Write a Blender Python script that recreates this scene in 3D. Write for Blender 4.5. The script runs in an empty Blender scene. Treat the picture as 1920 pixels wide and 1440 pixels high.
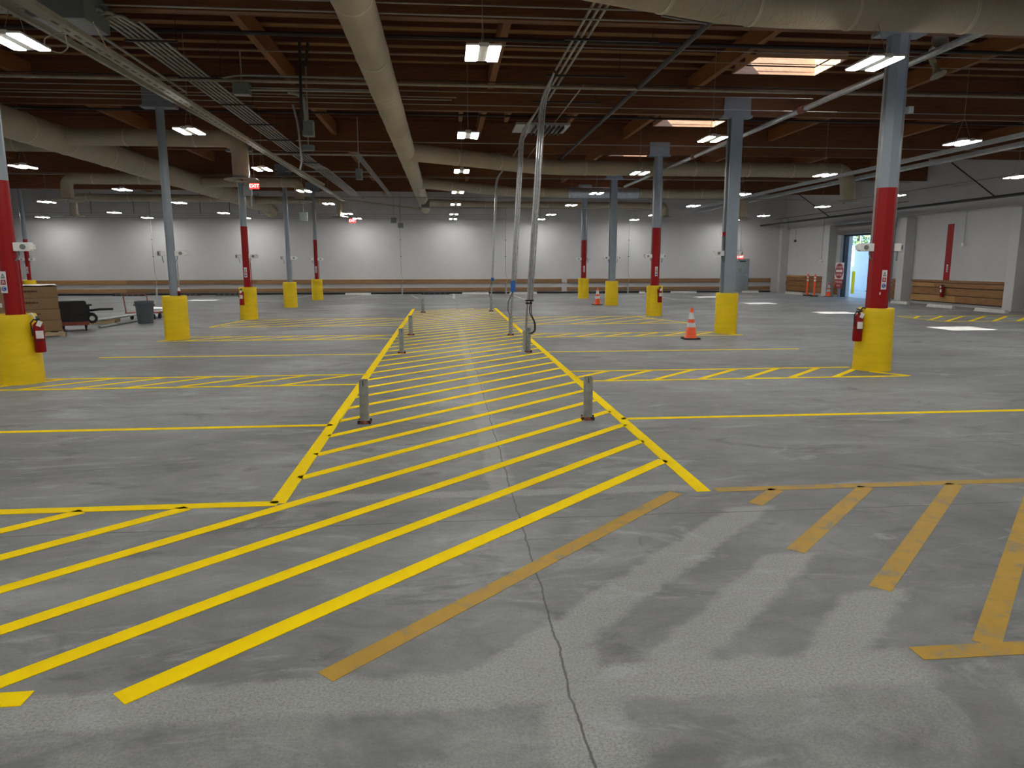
import bpy, bmesh, math, random
from mathutils import Vector, Matrix
random.seed(7)
S = bpy.context.scene
COL = S.collection
R = math.radians

# ------------------------------------------------------------------ camera
F, PITCH, YAW, ROLL, H = 1336.5, R(9.5457), R(5.2853), R(-0.0826), 1.68
fw = Vector((math.sin(YAW)*math.cos(PITCH), math.cos(YAW)*math.cos(PITCH), -math.sin(PITCH)))
rt = Vector((math.cos(YAW), -math.sin(YAW), 0)); up = rt.cross(fw)
rt2 = rt*math.cos(ROLL)+up*math.sin(ROLL); up2 = rt2.cross(fw)
cd = bpy.data.cameras.new('camera'); cam = bpy.data.objects.new('camera', cd); COL.objects.link(cam)
m3 = Matrix((rt2, up2, -fw)).transposed()
cam.matrix_world = Matrix.Translation((0, 0, H)) @ m3.to_4x4()
cd.sensor_width = 36; cd.lens = 36*F/1920; cd.clip_end = 300
S.camera = cam

def ray(x, y): return fw*F+rt2*(x-960)+up2*(720-y)
def G(x, y, z=0.0):
    d = ray(x, y); t = (z-H)/d.z; return Vector((d.x*t, d.y*t, z))
def W(x, y, Y):
    d = ray(x, y); t = Y/d.y; return Vector((d.x*t, Y, H+d.z*t))
def V(x, y, X):
    d = ray(x, y); t = X/d.x; return Vector((X, d.y*t, H+d.z*t))

# ------------------------------------------------------------------ materials
def new_mat(name):
    m = bpy.data.materials.new(name); m.use_nodes = True
    nt = m.node_tree; return m, nt, nt.nodes['Principled BSDF']
class NX:
    def __init__(s, nt): s.nt = nt
    def n(s, t, **k):
        o = s.nt.nodes.new(t)
        for a, b in k.items(): setattr(o, a, b)
        return o
    def put(s, sock, v):
        if isinstance(v, (int, float)): sock.default_value = v
        elif isinstance(v, (tuple, list)): sock.default_value = v if len(v) == len(sock.default_value) else tuple(v)+(1,)
        else: s.nt.links.new(v, sock)
    def m(s, op, a, b=0.0, c=None, clamp=False):
        o = s.n('ShaderNodeMath', operation=op, use_clamp=clamp)
        s.put(o.inputs[0], a); s.put(o.inputs[1], b)
        if c is not None: s.put(o.inputs[2], c)
        return o.outputs[0]
    def noise(s, vec, scale, detail=4, rough=.55, dist=0.0):
        o = s.n('ShaderNodeTexNoise'); s.put(o.inputs['Vector'], vec)
        o.inputs['Scale'].default_value = scale; o.inputs['Detail'].default_value = detail
        o.inputs['Roughness'].default_value = rough; o.inputs['Distortion'].default_value = dist
        return o.outputs['Fac']
    def ramp(s, fac, stops):
        o = s.n('ShaderNodeValToRGB'); s.put(o.inputs[0], fac)
        e = o.color_ramp.elements
        while len(e) < len(stops): e.new(.5)
        for i, (p, c) in enumerate(stops):
            e[i].position = p; e[i].color = (c if len(c) == 4 else tuple(c)+(1,))
        return o.outputs[0]
    def mix(s, fac, a, b, mode='MIX'):
        o = s.n('ShaderNodeMix', data_type='RGBA', blend_type=mode)
        s.put(o.inputs[0], fac); s.put(o.inputs[6], a); s.put(o.inputs[7], b); return o.outputs[2]
    def smooth(s, v, lo, hi):
        o = s.n('ShaderNodeMapRange', interpolation_type='SMOOTHSTEP')
        s.put(o.inputs[0], v); s.put(o.inputs[1], lo); s.put(o.inputs[2], hi)
        return o.outputs[0]
    def pos(s): return s.n('ShaderNodeNewGeometry').outputs['Position']
    def obj(s): return s.n('ShaderNodeTexCoord').outputs['Object']
    def scaled(s, v, sc):
        o = s.n('ShaderNodeMapping'); s.put(o.inputs['Vector'], v); o.inputs['Scale'].default_value = sc; return o.outputs[0]
    def bump(s, h, strength, dist, b):
        o = s.n('ShaderNodeBump'); s.put(o.inputs['Height'], h)
        o.inputs['Strength'].default_value = strength; o.inputs['Distance'].default_value = dist
        s.nt.links.new(o.outputs[0], b.inputs['Normal'])

def plain(name, c, rough=.5, metal=0.0, var=.12, scale=6, bump=0.0, spec=.5, stretch=(1, 1, 1)):
    m, nt, b = new_mat(name); x = NX(nt)
    v = x.scaled(x.obj(), stretch)
    f = x.noise(v, scale, 5)
    lo = tuple(k*(1-var) for k in c); hi = tuple(min(1, k*(1+var)) for k in c)
    nt.links.new(x.ramp(f, [(.3, lo), (.7, hi)]), b.inputs['Base Color'])
    b.inputs['Roughness'].default_value = rough; b.inputs['Metallic'].default_value = metal
    b.inputs['Specular IOR Level'].default_value = spec
    if bump: x.bump(x.noise(v, scale*3, 6), bump, .01, b)
    return m
def emis(name, c, st):
    m, nt, b = new_mat(name)
    b.inputs['Base Color'].default_value = tuple(c)+(1,)
    b.inputs['Emission Color'].default_value = tuple(c)+(1,); b.inputs['Emission Strength'].default_value = st
    return m

M = {}
M['paint'] = plain('yellow_line_paint', (1.0, .70, .0), .75, var=.04, scale=9, bump=.05, spec=.08)
M['guard'] = plain('yellow_guard_plastic', (.80, .56, .004), .5, var=.08, scale=2.5, stretch=(1, 1, 4), bump=.0, spec=.4)
M['red'] = plain('red_paint', (.27, .002, .004), .5, var=.07, scale=3, spec=.3)
M['colgrey'] = plain('grey_column_paint', (.23, .27, .31), .38, var=.06, scale=3, spec=.5)
M['wallwhite'] = plain('white_wall_paint', (.46, .465, .47), .75, var=.04, scale=.6, bump=.03)
M['white'] = plain('white_plastic', (.75, .75, .73), .5, var=.04)
M['galv'] = plain('galvanised_steel', (.42, .43, .43), .38, .75, var=.2, scale=18)
M['galvdull'] = plain('dull_galvanised_steel', (.29, .31, .31), .55, .1, var=.25, scale=14)
M['conduit'] = plain('conduit_steel', (.32, .32, .30), .45, .4, var=.1, scale=8)
M['dark'] = plain('dark_iron', (.025, .022, .022), .55, .2, var=.2)
M['black'] = plain('black_plastic', (.012, .012, .013), .45, var=.2)
M['rubber'] = plain('black_rubber', (.015, .015, .015), .8, var=.2)
M['grey'] = plain('grey_plastic', (.075, .09, .10), .5, var=.1)
M['boxgrey'] = plain('grey_electrical_enclosure', (.16, .19, .19), .5, var=.06)
M['orange'] = plain('orange_plastic', (.85, .10, .012), .5, var=.08)
M['reflect'] = plain('white_reflective_sleeve', (.62, .62, .62), .4, var=.08, scale=20)
M['rust'] = plain('rusty_red_steel', (.28, .08, .055), .7, .1, var=.35, scale=30)
M['card'] = plain('brown_cardboard', (.24, .145, .07), .8, var=.07, scale=3)
M['ink'] = plain('dark_print_ink', (.035, .02, .012), .8, var=.1)
M['inkred'] = plain('brown_print_ink', (.16, .05, .03), .8, var=.1)
M['pallet'] = plain('pale_pallet_wood', (.42, .32, .19), .8, var=.2, scale=8, stretch=(1, 6, 6))
M['strut'] = plain('cream_painted_steel', (.34, .32, .26), .55, .1, var=.12, scale=6)
M['whitesteel'] = plain('pale_grey_painted_steel', (.38, .41, .44), .5, .1, var=.08, scale=4)
M['concrete'] = plain('pale_precast_concrete', (.50, .50, .47), .85, var=.12, scale=10)
M['blue'] = plain('blue_tape', (.01, .10, .40), .6, var=.1)
M['foil'] = plain('silver_foil_wrap', (.60, .68, .78), .28, .7, var=.15, scale=10, bump=.5)
M['doorgrey'] = plain('grey_door_paint', (.20, .23, .25), .5, var=.05, scale=1.5)
M['signwhite'] = plain('white_sign_face', (.72, .70, .68), .5, var=.03)
M['signred'] = plain('red_sign_face', (.30, .015, .02), .5, var=.05)
M['signblue'] = plain('blue_sign_face', (.02, .08, .30), .5, var=.05)
M['signgreen'] = plain('green_sign_face', (.02, .12, .11), .5, var=.05)
M['slat'] = plain('brown_steel_slats', (.16, .14, .13), .5, .3, var=.15, scale=3)
M['cola'] = plain('dark_cola', (.03, .006, .004), .15, var=.1)
M['led'] = emis('led_panel', (1, .985, .95), 60)
M['exitred'] = emis('exit_sign_glow', (1, .02, .02), 2.2)
M['exitwhite'] = emis('exit_letters', (1, .55, .5), 2.5)

def wood(name, dark, light, scale=3, stretch=(1, 12, 12), rough=.7, seg=0):
    m, nt, b = new_mat(name); x = NX(nt)
    p = x.obj()
    g = x.noise(x.scaled(p, stretch), scale, 6, .6, .4)
    c = x.ramp(g, [(.25, dark), (.75, light)])
    if seg:
        br = x.n('ShaderNodeTexBrick'); nt.links.new(x.scaled(p, (1, 1, 1)), br.inputs['Vector'])
        br.inputs['Scale'].default_value = 1; br.inputs['Brick Width'].default_value = seg
        br.inputs['Row Height'].default_value = 50; br.inputs['Mortar Size'].default_value = 0
        br.inputs['Color1'].default_value = (.75, .75, .75, 1); br.inputs['Color2'].default_value = (1.25, 1.2, 1.1, 1)
        c = x.mix(1.0, c, br.outputs[0], 'MULTIPLY')
    nt.links.new(c, b.inputs['Base Color']); b.inputs['Roughness'].default_value = rough
    return m
M['rail'] = wood('oak_bump_rail', (.17, .085, .03), (.33, .19, .085), 2.5, (1, 20, 20), .55, seg=7)
M['panelwood'] = wood('brown_plank_panel', (.15, .065, .018), (.30, .15, .05), 2.2, (14, 1, 14), .6)
M['panelwood2'] = wood('golden_plank_panel', (.26, .13, .035), (.42, .24, .08), 2.2, (14, 1, 14), .6)
M['ply'] = wood('plywood_deck', (.18, .088, .032), (.33, .175, .066), 1.2, (1, 5, 5), .85)
M['joistwood'] = wood('fir_joist', (.07, .020, .009), (.14, .045, .018), 2, (1, 14, 14), .8)
M['glulam'] = wood('glulam_beam', (.17, .060, .018), (.32, .13, .042), 2, (6, 1, 14), .7)
M['girder'] = wood('glulam_girder', (.10, .034, .012), (.20, .080, .028), 2, (1, 6, 14), .7)
M['shaft'] = wood('pinkish_plywood_lining', (.46, .26, .16), (.62, .40, .27), 3, (1, 5, 5), .8)

def canvas(name, c):
    m, nt, b = new_mat(name); x = NX(nt)
    p = x.pos()
    f = x.noise(p, .8, 5)
    nt.links.new(x.ramp(f, [(.3, tuple(k*.88 for k in c)), (.7, tuple(k*1.06 for k in c))]), b.inputs['Base Color'])
    b.inputs['Roughness'].default_value = .62
    wv = x.noise(x.scaled(p, (3, 3, 1.2)), 2.5, 5, .6, 1.5)
    x.bump(wv, .55, .05, b)
    return m
M['duct'] = canvas('tan_duct_wrap', (.43, .37, .27))
M['ductseam'] = canvas('pale_duct_seam_tape', (.56, .50, .39))

# floor --------------------------------------------------------------
def floor_material():
    m, nt, b = new_mat('stained_concrete_floor'); x = NX(nt)
    P = x.pos(); sp = x.n('ShaderNodeSeparateXYZ'); nt.links.new(P, sp.inputs[0])
    X, Y = sp.outputs[0], sp.outputs[1]
    streak = x.noise(x.scaled(P, (.35, 1.0, 1)), 1.1, 8, .62, .8)
    cloud = x.noise(P, .33, 5, .6, .6)
    cloud2 = x.noise(x.scaled(P, (1, 1.6, 1)), 2.3, 8, .65, 1.0)
    fine = x.noise(P, 60, 3, .7)
    v = x.m('MULTIPLY', streak, .30); v = x.m('MULTIPLY_ADD', cloud, .40, v); v = x.m('MULTIPLY_ADD', cloud2, .30, v)
    base = x.ramp(v, [(.38, (.10, .104, .107)), (.47, (.155, .160, .163)), (.54, (.21, .216, .22)), (.64, (.32, .33, .34))])
    # blotchy dark oil stains
    oil = x.smooth(x.noise(x.scaled(P, (.6, 1.2, 1)), 1.7, 7, .7, 1.2), .54, .66)
    base = x.mix(x.m('MULTIPLY', oil, .6), base, (.07, .07, .07))
    # pale ground-off strips where old lines were removed
    wob = x.m('MULTIPLY', x.m('SUBTRACT', x.noise(P, 4.5, 6, .7), .5), .20)
    def band(d, half):      # d = distance field
        dd = x.m('ADD', x.m('ABSOLUTE', d), wob)
        return x.m('SUBTRACT', 1.0, x.smooth(dd, half*.75, half*1.35))
    def lim(v, lo, hi, soft=.08):
        a = x.smooth(v, lo-soft, lo+soft); c = x.m('SUBTRACT', 1.0, x.smooth(v, hi-soft, hi+soft))
        return x.m('MULTIPLY', a, c)
    YX = x.m('SUBTRACT', Y, X)
    masks = []
    masks.append(x.m('MULTIPLY', band(x.m('SUBTRACT', Y, 2.62), .12), lim(X, -1.95, 2.0)))
    for c0, y1 in ((2.5, 4.62), (1.79, 3.8), (1.07, 3.3)):
        d = x.m('MULTIPLY', x.m('SUBTRACT', YX, c0), .7071)
        masks.append(x.m('MULTIPLY', band(d, .11), lim(Y, 2.6, y1, .03)))
    masks.append(x.m('MULTIPLY', x.m('MULTIPLY', band(x.m('SUBTRACT', X, .40), .09), lim(Y, 5.0, 19.0)), .75))
    masks.append(x.m('MULTIPLY', band(x.m('SUBTRACT', X, .50), .14), lim(Y, 1.0, 2.9)))
    masks.append(x.m('MULTIPLY', x.m('MULTIPLY', band(x.m('SUBTRACT', Y, 5.08), .07), lim(X, -1.1, 1.95)), .9))
    mk = masks[0]
    for k in masks[1:]: mk = x.m('MAXIMUM', mk, k)
    speck = x.smooth(x.noise(P, 85, 6, .8), .34, .60)
    pale = x.mix(speck, (.19, .19, .18), (.40, .41, .39))
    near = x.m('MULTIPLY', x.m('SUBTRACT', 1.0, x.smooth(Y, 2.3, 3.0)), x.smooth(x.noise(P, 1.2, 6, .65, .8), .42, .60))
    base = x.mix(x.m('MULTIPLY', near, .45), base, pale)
    base = x.mix(x.m('MULTIPLY', mk, .62), base, pale)
    # scuffed pale scratches and smears
    sm = x.smooth(x.noise(x.scaled(P, (.5, 1.5, 1)), 1.3, 9, .72, 2.2), .54, .68)
    base = x.mix(x.m('MULTIPLY', sm, .5), base, (.38, .40, .42))
    # sawn joints / cracks
    wj = x.m('MULTIPLY', x.m('SUBTRACT', x.noise(P, 1.1, 5, .7), .5), .10)
    j1 = x.m('ABSOLUTE', x.m('ADD', x.m('SUBTRACT', X, .47), wj))
    j2 = x.m('ABSOLUTE', x.m('ADD', x.m('SUBTRACT', Y, 4.52), wj))
    j = x.m('MINIMUM', j1, j2)
    jm = x.m('SUBTRACT', 1.0, x.smooth(j, .002, .008))
    base = x.mix(x.m('MULTIPLY', jm, .75), base, (.035, .033, .03))
    fm = x.m('MULTIPLY_ADD', fine, .5, .75)
    cmb = x.n('ShaderNodeCombineXYZ')
    for i in range(3): nt.links.new(fm, cmb.inputs[i])
    base = x.mix(1.0, base, cmb.outputs[0], 'MULTIPLY')
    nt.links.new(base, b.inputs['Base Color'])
    r = x.m('MULTIPLY_ADD', cloud2, .35, .36); nt.links.new(r, b.inputs['Roughness'])
    b.inputs['Specular IOR Level'].default_value = .4
    x.bump(x.m('ADD', x.noise(P, 25, 6, .7), x.m('MULTIPLY', jm, -3.0)), .12, .006, b)
    return m
M['floor'] = floor_material()
def old_paint():
    m, nt, b = new_mat('worn_ochre_line_paint'); x = NX(nt)
    P = x.pos()
    f = x.noise(P, 7, 8, .7, .8)
    c = x.ramp(f, [(.36, (.24, .20, .13)), (.46, (.40, .235, .015)), (.62, (.44, .255, .012)), (.75, (.34, .26, .15))])
    nt.links.new(c, b.inputs['Base Color']); b.inputs['Roughness'].default_value = .6
    return m
M['oldpaint'] = old_paint()

# ------------------------------------------------------------------ mesh helper
class MB:
    def __init__(s): s.b = bmesh.new()
    def box(s, lo, hi, rot=None, piv=None, bev=0):
        lo, hi = Vector(lo), Vector(hi); c = (lo+hi)/2; d = hi-lo
        mat = Matrix.Translation(c) @ Matrix.Diagonal((abs(d.x), abs(d.y), abs(d.z), 1))
        g = bmesh.ops.create_cube(s.b, size=1, matrix=mat); vs = g['verts']
        if bev:
            es = list({e for v in vs for e in v.link_edges})
            r = bmesh.ops.bevel(s.b, geom=es, offset=bev, segments=2, affect='EDGES', profile=.6)
            vs = list({v for f in r['faces'] for v in f.verts} | {v for v in vs if v.is_valid})
        if rot is not None: bmesh.ops.rotate(s.b, verts=vs, cent=Vector(piv) if piv is not None else c, matrix=rot)
        return s
    def cyl(s, p0, p1, r0, r1=None, n=20, caps=True):
        p0, p1 = Vector(p0), Vector(p1); r1 = r0 if r1 is None else r1
        ax = p1-p0; q = ax.to_track_quat('Z', 'Y').to_matrix().to_4x4()
        bmesh.ops.create_cone(s.b, cap_ends=caps, segments=n, radius1=r0, radius2=r1, depth=ax.length,
                              matrix=Matrix.Translation((p0+p1)/2) @ q)
        return s
    def tube(s, pts, r, n=10, cap=True, rs=None):
        pts = [Vector(p) for p in pts]; rings = []
        prev = None
        for i, p in enumerate(pts):
            a = pts[max(0, i-1)]; c = pts[min(len(pts)-1, i+1)]
            t = (c-a).normalized()
            if prev is None:
                u = t.cross(Vector((0, 0, 1)))
                if u.length < .05: u = t.cross(Vector((0, 1, 0)))
            else: u = prev-t*prev.dot(t)
            u.normalize(); prev = u; w = t.cross(u)
            rr = rs[i] if rs else r
            rings.append([s.b.verts.new(p+(u*math.cos(2*math.pi*k/n)+w*math.sin(2*math.pi*k/n))*rr) for k in range(n)])
        for a, c in zip(rings, rings[1:]):
            for k in range(n): s.b.faces.new((a[k], a[(k+1) % n], c[(k+1) % n], c[k]))
        if cap:
            s.b.faces.new(list(reversed(rings[0]))); s.b.faces.new(rings[-1])
        return s
    def lathe(s, prof, c=(0, 0, 0), n=32):
        c = Vector(c); rings = []
        for r, z in prof:
            if r < 1e-5: rings.append([s.b.verts.new(c+Vector((0, 0, z)))])
            else: rings.append([s.b.verts.new(c+Vector((r*math.cos(2*math.pi*k/n), r*math.sin(2*math.pi*k/n), z))) for k in range(n)])
        for a, d in zip(rings, rings[1:]):
            for k in range(n):
                if len(a) == 1 and len(d) == 1: continue
                if len(a) == 1: s.b.faces.new((a[0], d[(k+1) % n], d[k])) if False else s.b.faces.new((a[0], d[k], d[(k+1) % n]))
                elif len(d) == 1: s.b.faces.new((a[k], a[(k+1) % n], d[0]))
                else: s.b.faces.new((a[k], a[(k+1) % n], d[(k+1) % n], d[k]))
        return s
    def prism(s, poly, z0, z1, mat=None):
        mat = mat or Matrix.Identity(4)
        a = [s.b.verts.new(mat @ Vector((p[0], p[1], z0))) for p in poly]
        c = [s.b.verts.new(mat @ Vector((p[0], p[1], z1))) for p in poly]
        n = len(poly)
        s.b.faces.new(list(reversed(a))); s.b.faces.new(c)
        for k in range(n): s.b.faces.new((a[k], a[(k+1) % n], c[(k+1) % n], c[k]))
        return s
    def hexa(s, b4, t4):
        a = [s.b.verts.new(p) for p in b4]; c = [s.b.verts.new(p) for p in t4]
        s.b.faces.new(list(reversed(a))); s.b.faces.new(c)
        for k in range(4): s.b.faces.new((a[k], a[(k+1) % 4], c[(k+1) % 4], c[k]))
        return s
    def build(s, name, mat, parent=None, smooth=False):
        bmesh.ops.recalc_face_normals(s.b, faces=s.b.faces)
        me = bpy.data.meshes.new(name); s.b.to_mesh(me); s.b.free()
        me.materials.append(M[mat] if isinstance(mat, str) else mat)
        if smooth:
            for p in me.polygons: p.use_smooth = True
            try: me.set_sharp_from_angle(angle=R(40))
            except Exception: pass
        o = bpy.data.objects.new(name, me); COL.objects.link(o)
        if parent is not None: o.parent = parent
        return o

def tag(o, label, cat, group=None, kind=None):
    o['label'] = label; o['category'] = cat
    if group: o['group'] = group
    if kind: o['kind'] = kind
    return o
def struct(o): o['kind'] = 'structure'; return o
def thing(name, label, cat, loc=(0, 0, 0), rz=0.0, group=None):
    o = bpy.data.objects.new(name, None); COL.objects.link(o); o.empty_display_size = .1
    o.location = loc; o.rotation_euler = (0, 0, rz)
    return tag(o, label, cat, group)
def dup(root, loc, rz=None, label=None, group=None):
    def cp(o, par):
        c = o.copy(); COL.objects.link(c)
        if par is not None: c.parent = par
        for ch in [k for k in KIDS.get(o.name, [])]:
            d = cp(ch, c)
        return c
    KIDS = {}
    for o in bpy.data.objects:
        if o.parent: KIDS.setdefault(o.parent.name, []).append(o)
    r = cp(root, None); r.location = loc
    if rz is not None: r.rotation_euler = (0, 0, rz)
    if label: r['label'] = label
    if group: r['group'] = group
    return r
def letters(txt, size, mat, parent, loc, rot, name='lettering', ext=.001, sx=1.0):
    cu = bpy.data.curves.new(name, 'FONT'); cu.body = txt; cu.size = size; cu.extrude = ext
    cu.align_x = 'CENTER'; cu.align_y = 'CENTER'; cu.resolution_u = 2
    tmp = bpy.data.objects.new(name, cu); COL.objects.link(tmp)
    dg = bpy.context.evaluated_depsgraph_get()
    me = bpy.data.meshes.new_from_object(tmp.evaluated_get(dg))
    COL.objects.unlink(tmp); bpy.data.objects.remove(tmp)
    me.materials.clear(); me.materials.append(M[mat])
    o = bpy.data.objects.new(name, me); COL.objects.link(o); o.parent = parent
    o.location = loc; o.rotation_euler = rot; o.scale = (sx, 1, 1)
    return o
FACE = (R(90), 0, 0)      # text standing upright, facing -Y

# ------------------------------------------------------------------ room shell
YW, XR, XL, YB, ZD = 41.5, 20.25, -30.0, -6.0, 5.98
fl = struct(MB().box((XL-.3, YB-.3, -.2), (XR+.3, YW+.3, 0)).build('floor', 'floor'))
struct(MB().box((XL-.3, YW, 0), (XR+.3, YW+.3, 6.6)).build('wall_back', 'wallwhite'))
struct(MB().box((XL-.3, YB, 0), (XL, YW, 6.6)).build('wall_left', 'wallwhite'))
struct(MB().box((XL-.3, YB-.3, 0), (XR+.3, YB, 6.6)).build('wall_front', 'wallwhite'))
# right wall with roll-up door opening
DY0, DY1 = 31.2, V(1583, 500, 20.2).y
DZ = V(1600, 438, 20.2).z
w = MB()
w.box((XR, YB, 0), (XR+.3, DY0, 11)); w.box((XR, DY1, 0), (XR+.3, YW, 11)); w.box((XR, DY0, DZ), (XR+.3, DY1, 11))  # raised far above the roof, out of view, to shade the outdoor wall
wr = struct(w.build('wall_right', 'wallwhite'))
PIL = [5.0, 11.2, 17.4, 23.65, 29.88, 36.13]
for y in PIL:
    MB().box((19.8, y-.22, 0), (XR, y+.22, V(1700, 408, 19.8).z), bev=.015).build('pilaster', 'wallwhite', wr)
MB().box((19.8, 41.2, 0), (XR, YW, 4.3), bev=.015).build('pilaster', 'wallwhite', wr)
MB().box((20.1, YB, 3.72), (XR, YW, 6.0)).build('upper_wall', 'wallwhite', wr)
# wall joint pilaster on the back wall between the bump rails
struct(MB().box((XL, YW-.02, 0), (XR-.85, YW, .10)).build('baseboard_back', 'black'))

# ceiling: deck with skylight openings
SK = [(7.35, 15.5+6.1*k) for k in (-2, -1, 0, 1, 2, 3)] + [(-17.6, 27.3), (-17.6, 33.4), (-17.6, 21.2)]
SW, SD = 1.85, 1.25
def deck():
    m = MB()
    xs = sorted({XL-.3, XR+.3} | {v for x, y in SK for v in (x-SW/2, x+SW/2)})
    for a, c in zip(xs, xs[1:]):
        holes = sorted((y-SD/2, y+SD/2) for x, y in SK if abs((a+c)/2-x) < SW/2)
        y0 = YB-.3
        for h0, h1 in holes: m.box((a, y0, ZD), (c, h0, ZD+.03)); y0 = h1
        m.box((a, y0, ZD), (c, YW+.3, ZD+.03))
    return m
ceil = struct(deck().build('ceiling', 'ply'))
j = MB(); k = 0
y = YB+.2
while y < YW:
    cuts = sorted((x-SW/2-.05, x+SW/2+.05) for x, sy in SK if abs(y-sy) < SD/2+.06)
    x0 = XL
    for c0, c1 in cuts: j.box((x0, y-.022, ZD-.09), (c0, y+.022, ZD)); x0 = c1
    j.box((x0, y-.022, ZD-.09), (XR, y+.022, ZD))
    y += .545
j.build('joists', 'joistwood', ceil)
GY = [-1.4, 4.7]+[10.8+6.1*k for k in range(5)]
for y in GY:
    MB().box((XL, y-.07, 5.08), (XR, y+.07, ZD-.001)).build('girder', 'girder', ceil)
PX = [-28.5, -24.3, -20.0, -15.8, -11.9, -8.7, -3.26, 1.08, 5.68, 10.42, 14.2, 17.6]
edges = [YB]+GY+[YW]
for i, (a, c) in enumerate(zip(edges, edges[1:])):
    for x in PX:
        MB().box((x-.065, a+.071, 5.55), (x+.065, c-.071, ZD-.092)).build('purlin', 'glulam', ceil)
# second-bay skylight framing beams seen near the centre
for x in (.48, 1.72, 3.45):
    MB().box((x-.05, 16.88, 5.50), (x+.05, 20.3, ZD-.092)).build('skylight_trimmer', 'glulam', ceil)
# skylight shafts, wire grid and domes
M['dome'], nt, b = new_mat('clear_skylight_dome')
tb = nt.nodes.new('ShaderNodeBsdfTransparent'); gl = nt.nodes.new('ShaderNodeBsdfGlossy'); mx = nt.nodes.new('ShaderNodeMixShader')
gl.inputs['Roughness'].default_value = .1; mx.inputs[0].default_value = .06
nt.links.new(tb.outputs[0], mx.inputs[1]); nt.links.new(gl.outputs[0], mx.inputs[2])
nt.links.new(mx.outputs[0], nt.nodes['Material Output'].inputs[0])
skp = None
for i, (x, y) in enumerate(SK):
    where = ('right of the right column row' if x > 0 else 'far left of the hall')
    t = thing('skylight', ['skylight behind the nearest duct on the right', 'skylight over the near right bay',
              'plywood-lined skylight opening, nearest visible one right of the aisle', 'plywood-lined skylight opening behind the nearest one, right of the aisle',
              'third skylight from the camera right of the aisle', 'fourth skylight from the camera right of the aisle',
              'far left skylight, middle one of three', 'far left skylight, farthest of three', 'far left skylight, nearest of three'][i], 'skylight', (x, y, ZD), 0)
    a, c = SW/2, SD/2; zt = .42
    f = MB()
    f.box((-a-.04, -c-.04, -.16), (-a, c+.04, zt)); f.box((a, -c-.04, -.16), (a+.04, c+.04, zt))
    f.box((-a, -c-.04, -.16), (a, -c, zt)); f.box((-a, c, -.16), (a, c+.04, zt))
    f.build('lining', 'shaft', t)
    g = MB()
    for q in range(1, 13): g.cyl((-a+2*a*q/13, -c, zt-.05), (-a+2*a*q/13, c, zt-.05), .004, n=4)
    for q in range(1, 8): g.cyl((-a, -c+2*c*q/8, zt-.05), (a, -c+2*c*q/8, zt-.05), .004, n=4)
    g.build('wire_grid', 'dark', t)
    MB().lathe([(0, .28), (.45, .24), (.8, .12), (1.02, 0)], (0, 0, zt), 28).build('dome', 'dome', t, True).scale = (a+.04, c+.04, 1)

# ------------------------------------------------------------------ floor paint
LW = .052
def line(p0, p1, mat='paint', name='painted_line', w=LW, z=.003, skew=None):
    p0, p1 = Vector((p0[0], p0[1])), Vector((p1[0], p1[1]))
    m = MB(); d = (p1-p0).normalized(); nrm = Vector((-d.y, d.x))*w
    L0 = [p0-nrm, p1-nrm, p1+nrm, p0+nrm]
    if skew:   # ends cut along a fixed axis ('x' keeps constant x at ends, 'y' constant y)
        q = []
        for base, sgn in ((p0, -1), (p1, -1), (p1, 1), (p0, 1)):
            if skew == 'y': off = Vector((sgn*w/abs(d.y)*(-1 if d.x*d.y > 0 else 1), 0)) if abs(d.y) > .1 else Vector((0, sgn*w))
            else: off = Vector((0, sgn*w/abs(d.x)))
            q.append(base+off)
        if skew == 'y': q = [p0+Vector((-w/abs(d.y), 0)), p1+Vector((-w/abs(d.y), 0)), p1+Vector((w/abs(d.y), 0)), p0+Vector((w/abs(d.y), 0))]
        L0 = q
    m.prism([tuple(v) for v in L0], .0005, z)
    return m.build(name, mat, fl)
AXL, AXR = -1.215, 1.90
line((AXL, 5.0), (AXL, 27.5), name='aisle_border', w=.055)
line((AXR, 4.97), (AXR, 27.5), name='aisle_border', w=.055)
# crossing: hatch c = y - x
for k in range(0, 34):
    c = 3.98+.70*k
    x0, y0 = (max(AXL, 0), 0)
    # right end at x=AXR, left end at x=AXL (y>5) or extended into the foreground walkway
    xr = min(AXR-.04, 27.45-c); yl = c+AXL
    if c+xr > 27.45: xr = 27.45-c
    if yl >= 5.02: xl = AXL+.04
    else: xl = max(-9.0, 2.69-c)
    if k == 0: xl = -1.30
    if xr-xl < .1: continue
    line((xl, c+xl), (xr, c+xr), name='aisle_stripe', skew='x' if k > 6 else None, w=.05 if k else .055)
for k in range(4, 16):     # stripes of the crossing further left, ending at its upper line
    c = 3.98+.70*k
    xr = 4.96-c; xl = 2.69-c
    if xl < -9: break
    line((xl, c+xl), (xr, c+xr), name='crossing_stripe')
line((-9, 5.0), (AXL, 5.0), name='crossing_line')
line((-9, 2.62), (-1.66, 2.72), name='crossing_line', w=.05)
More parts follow.
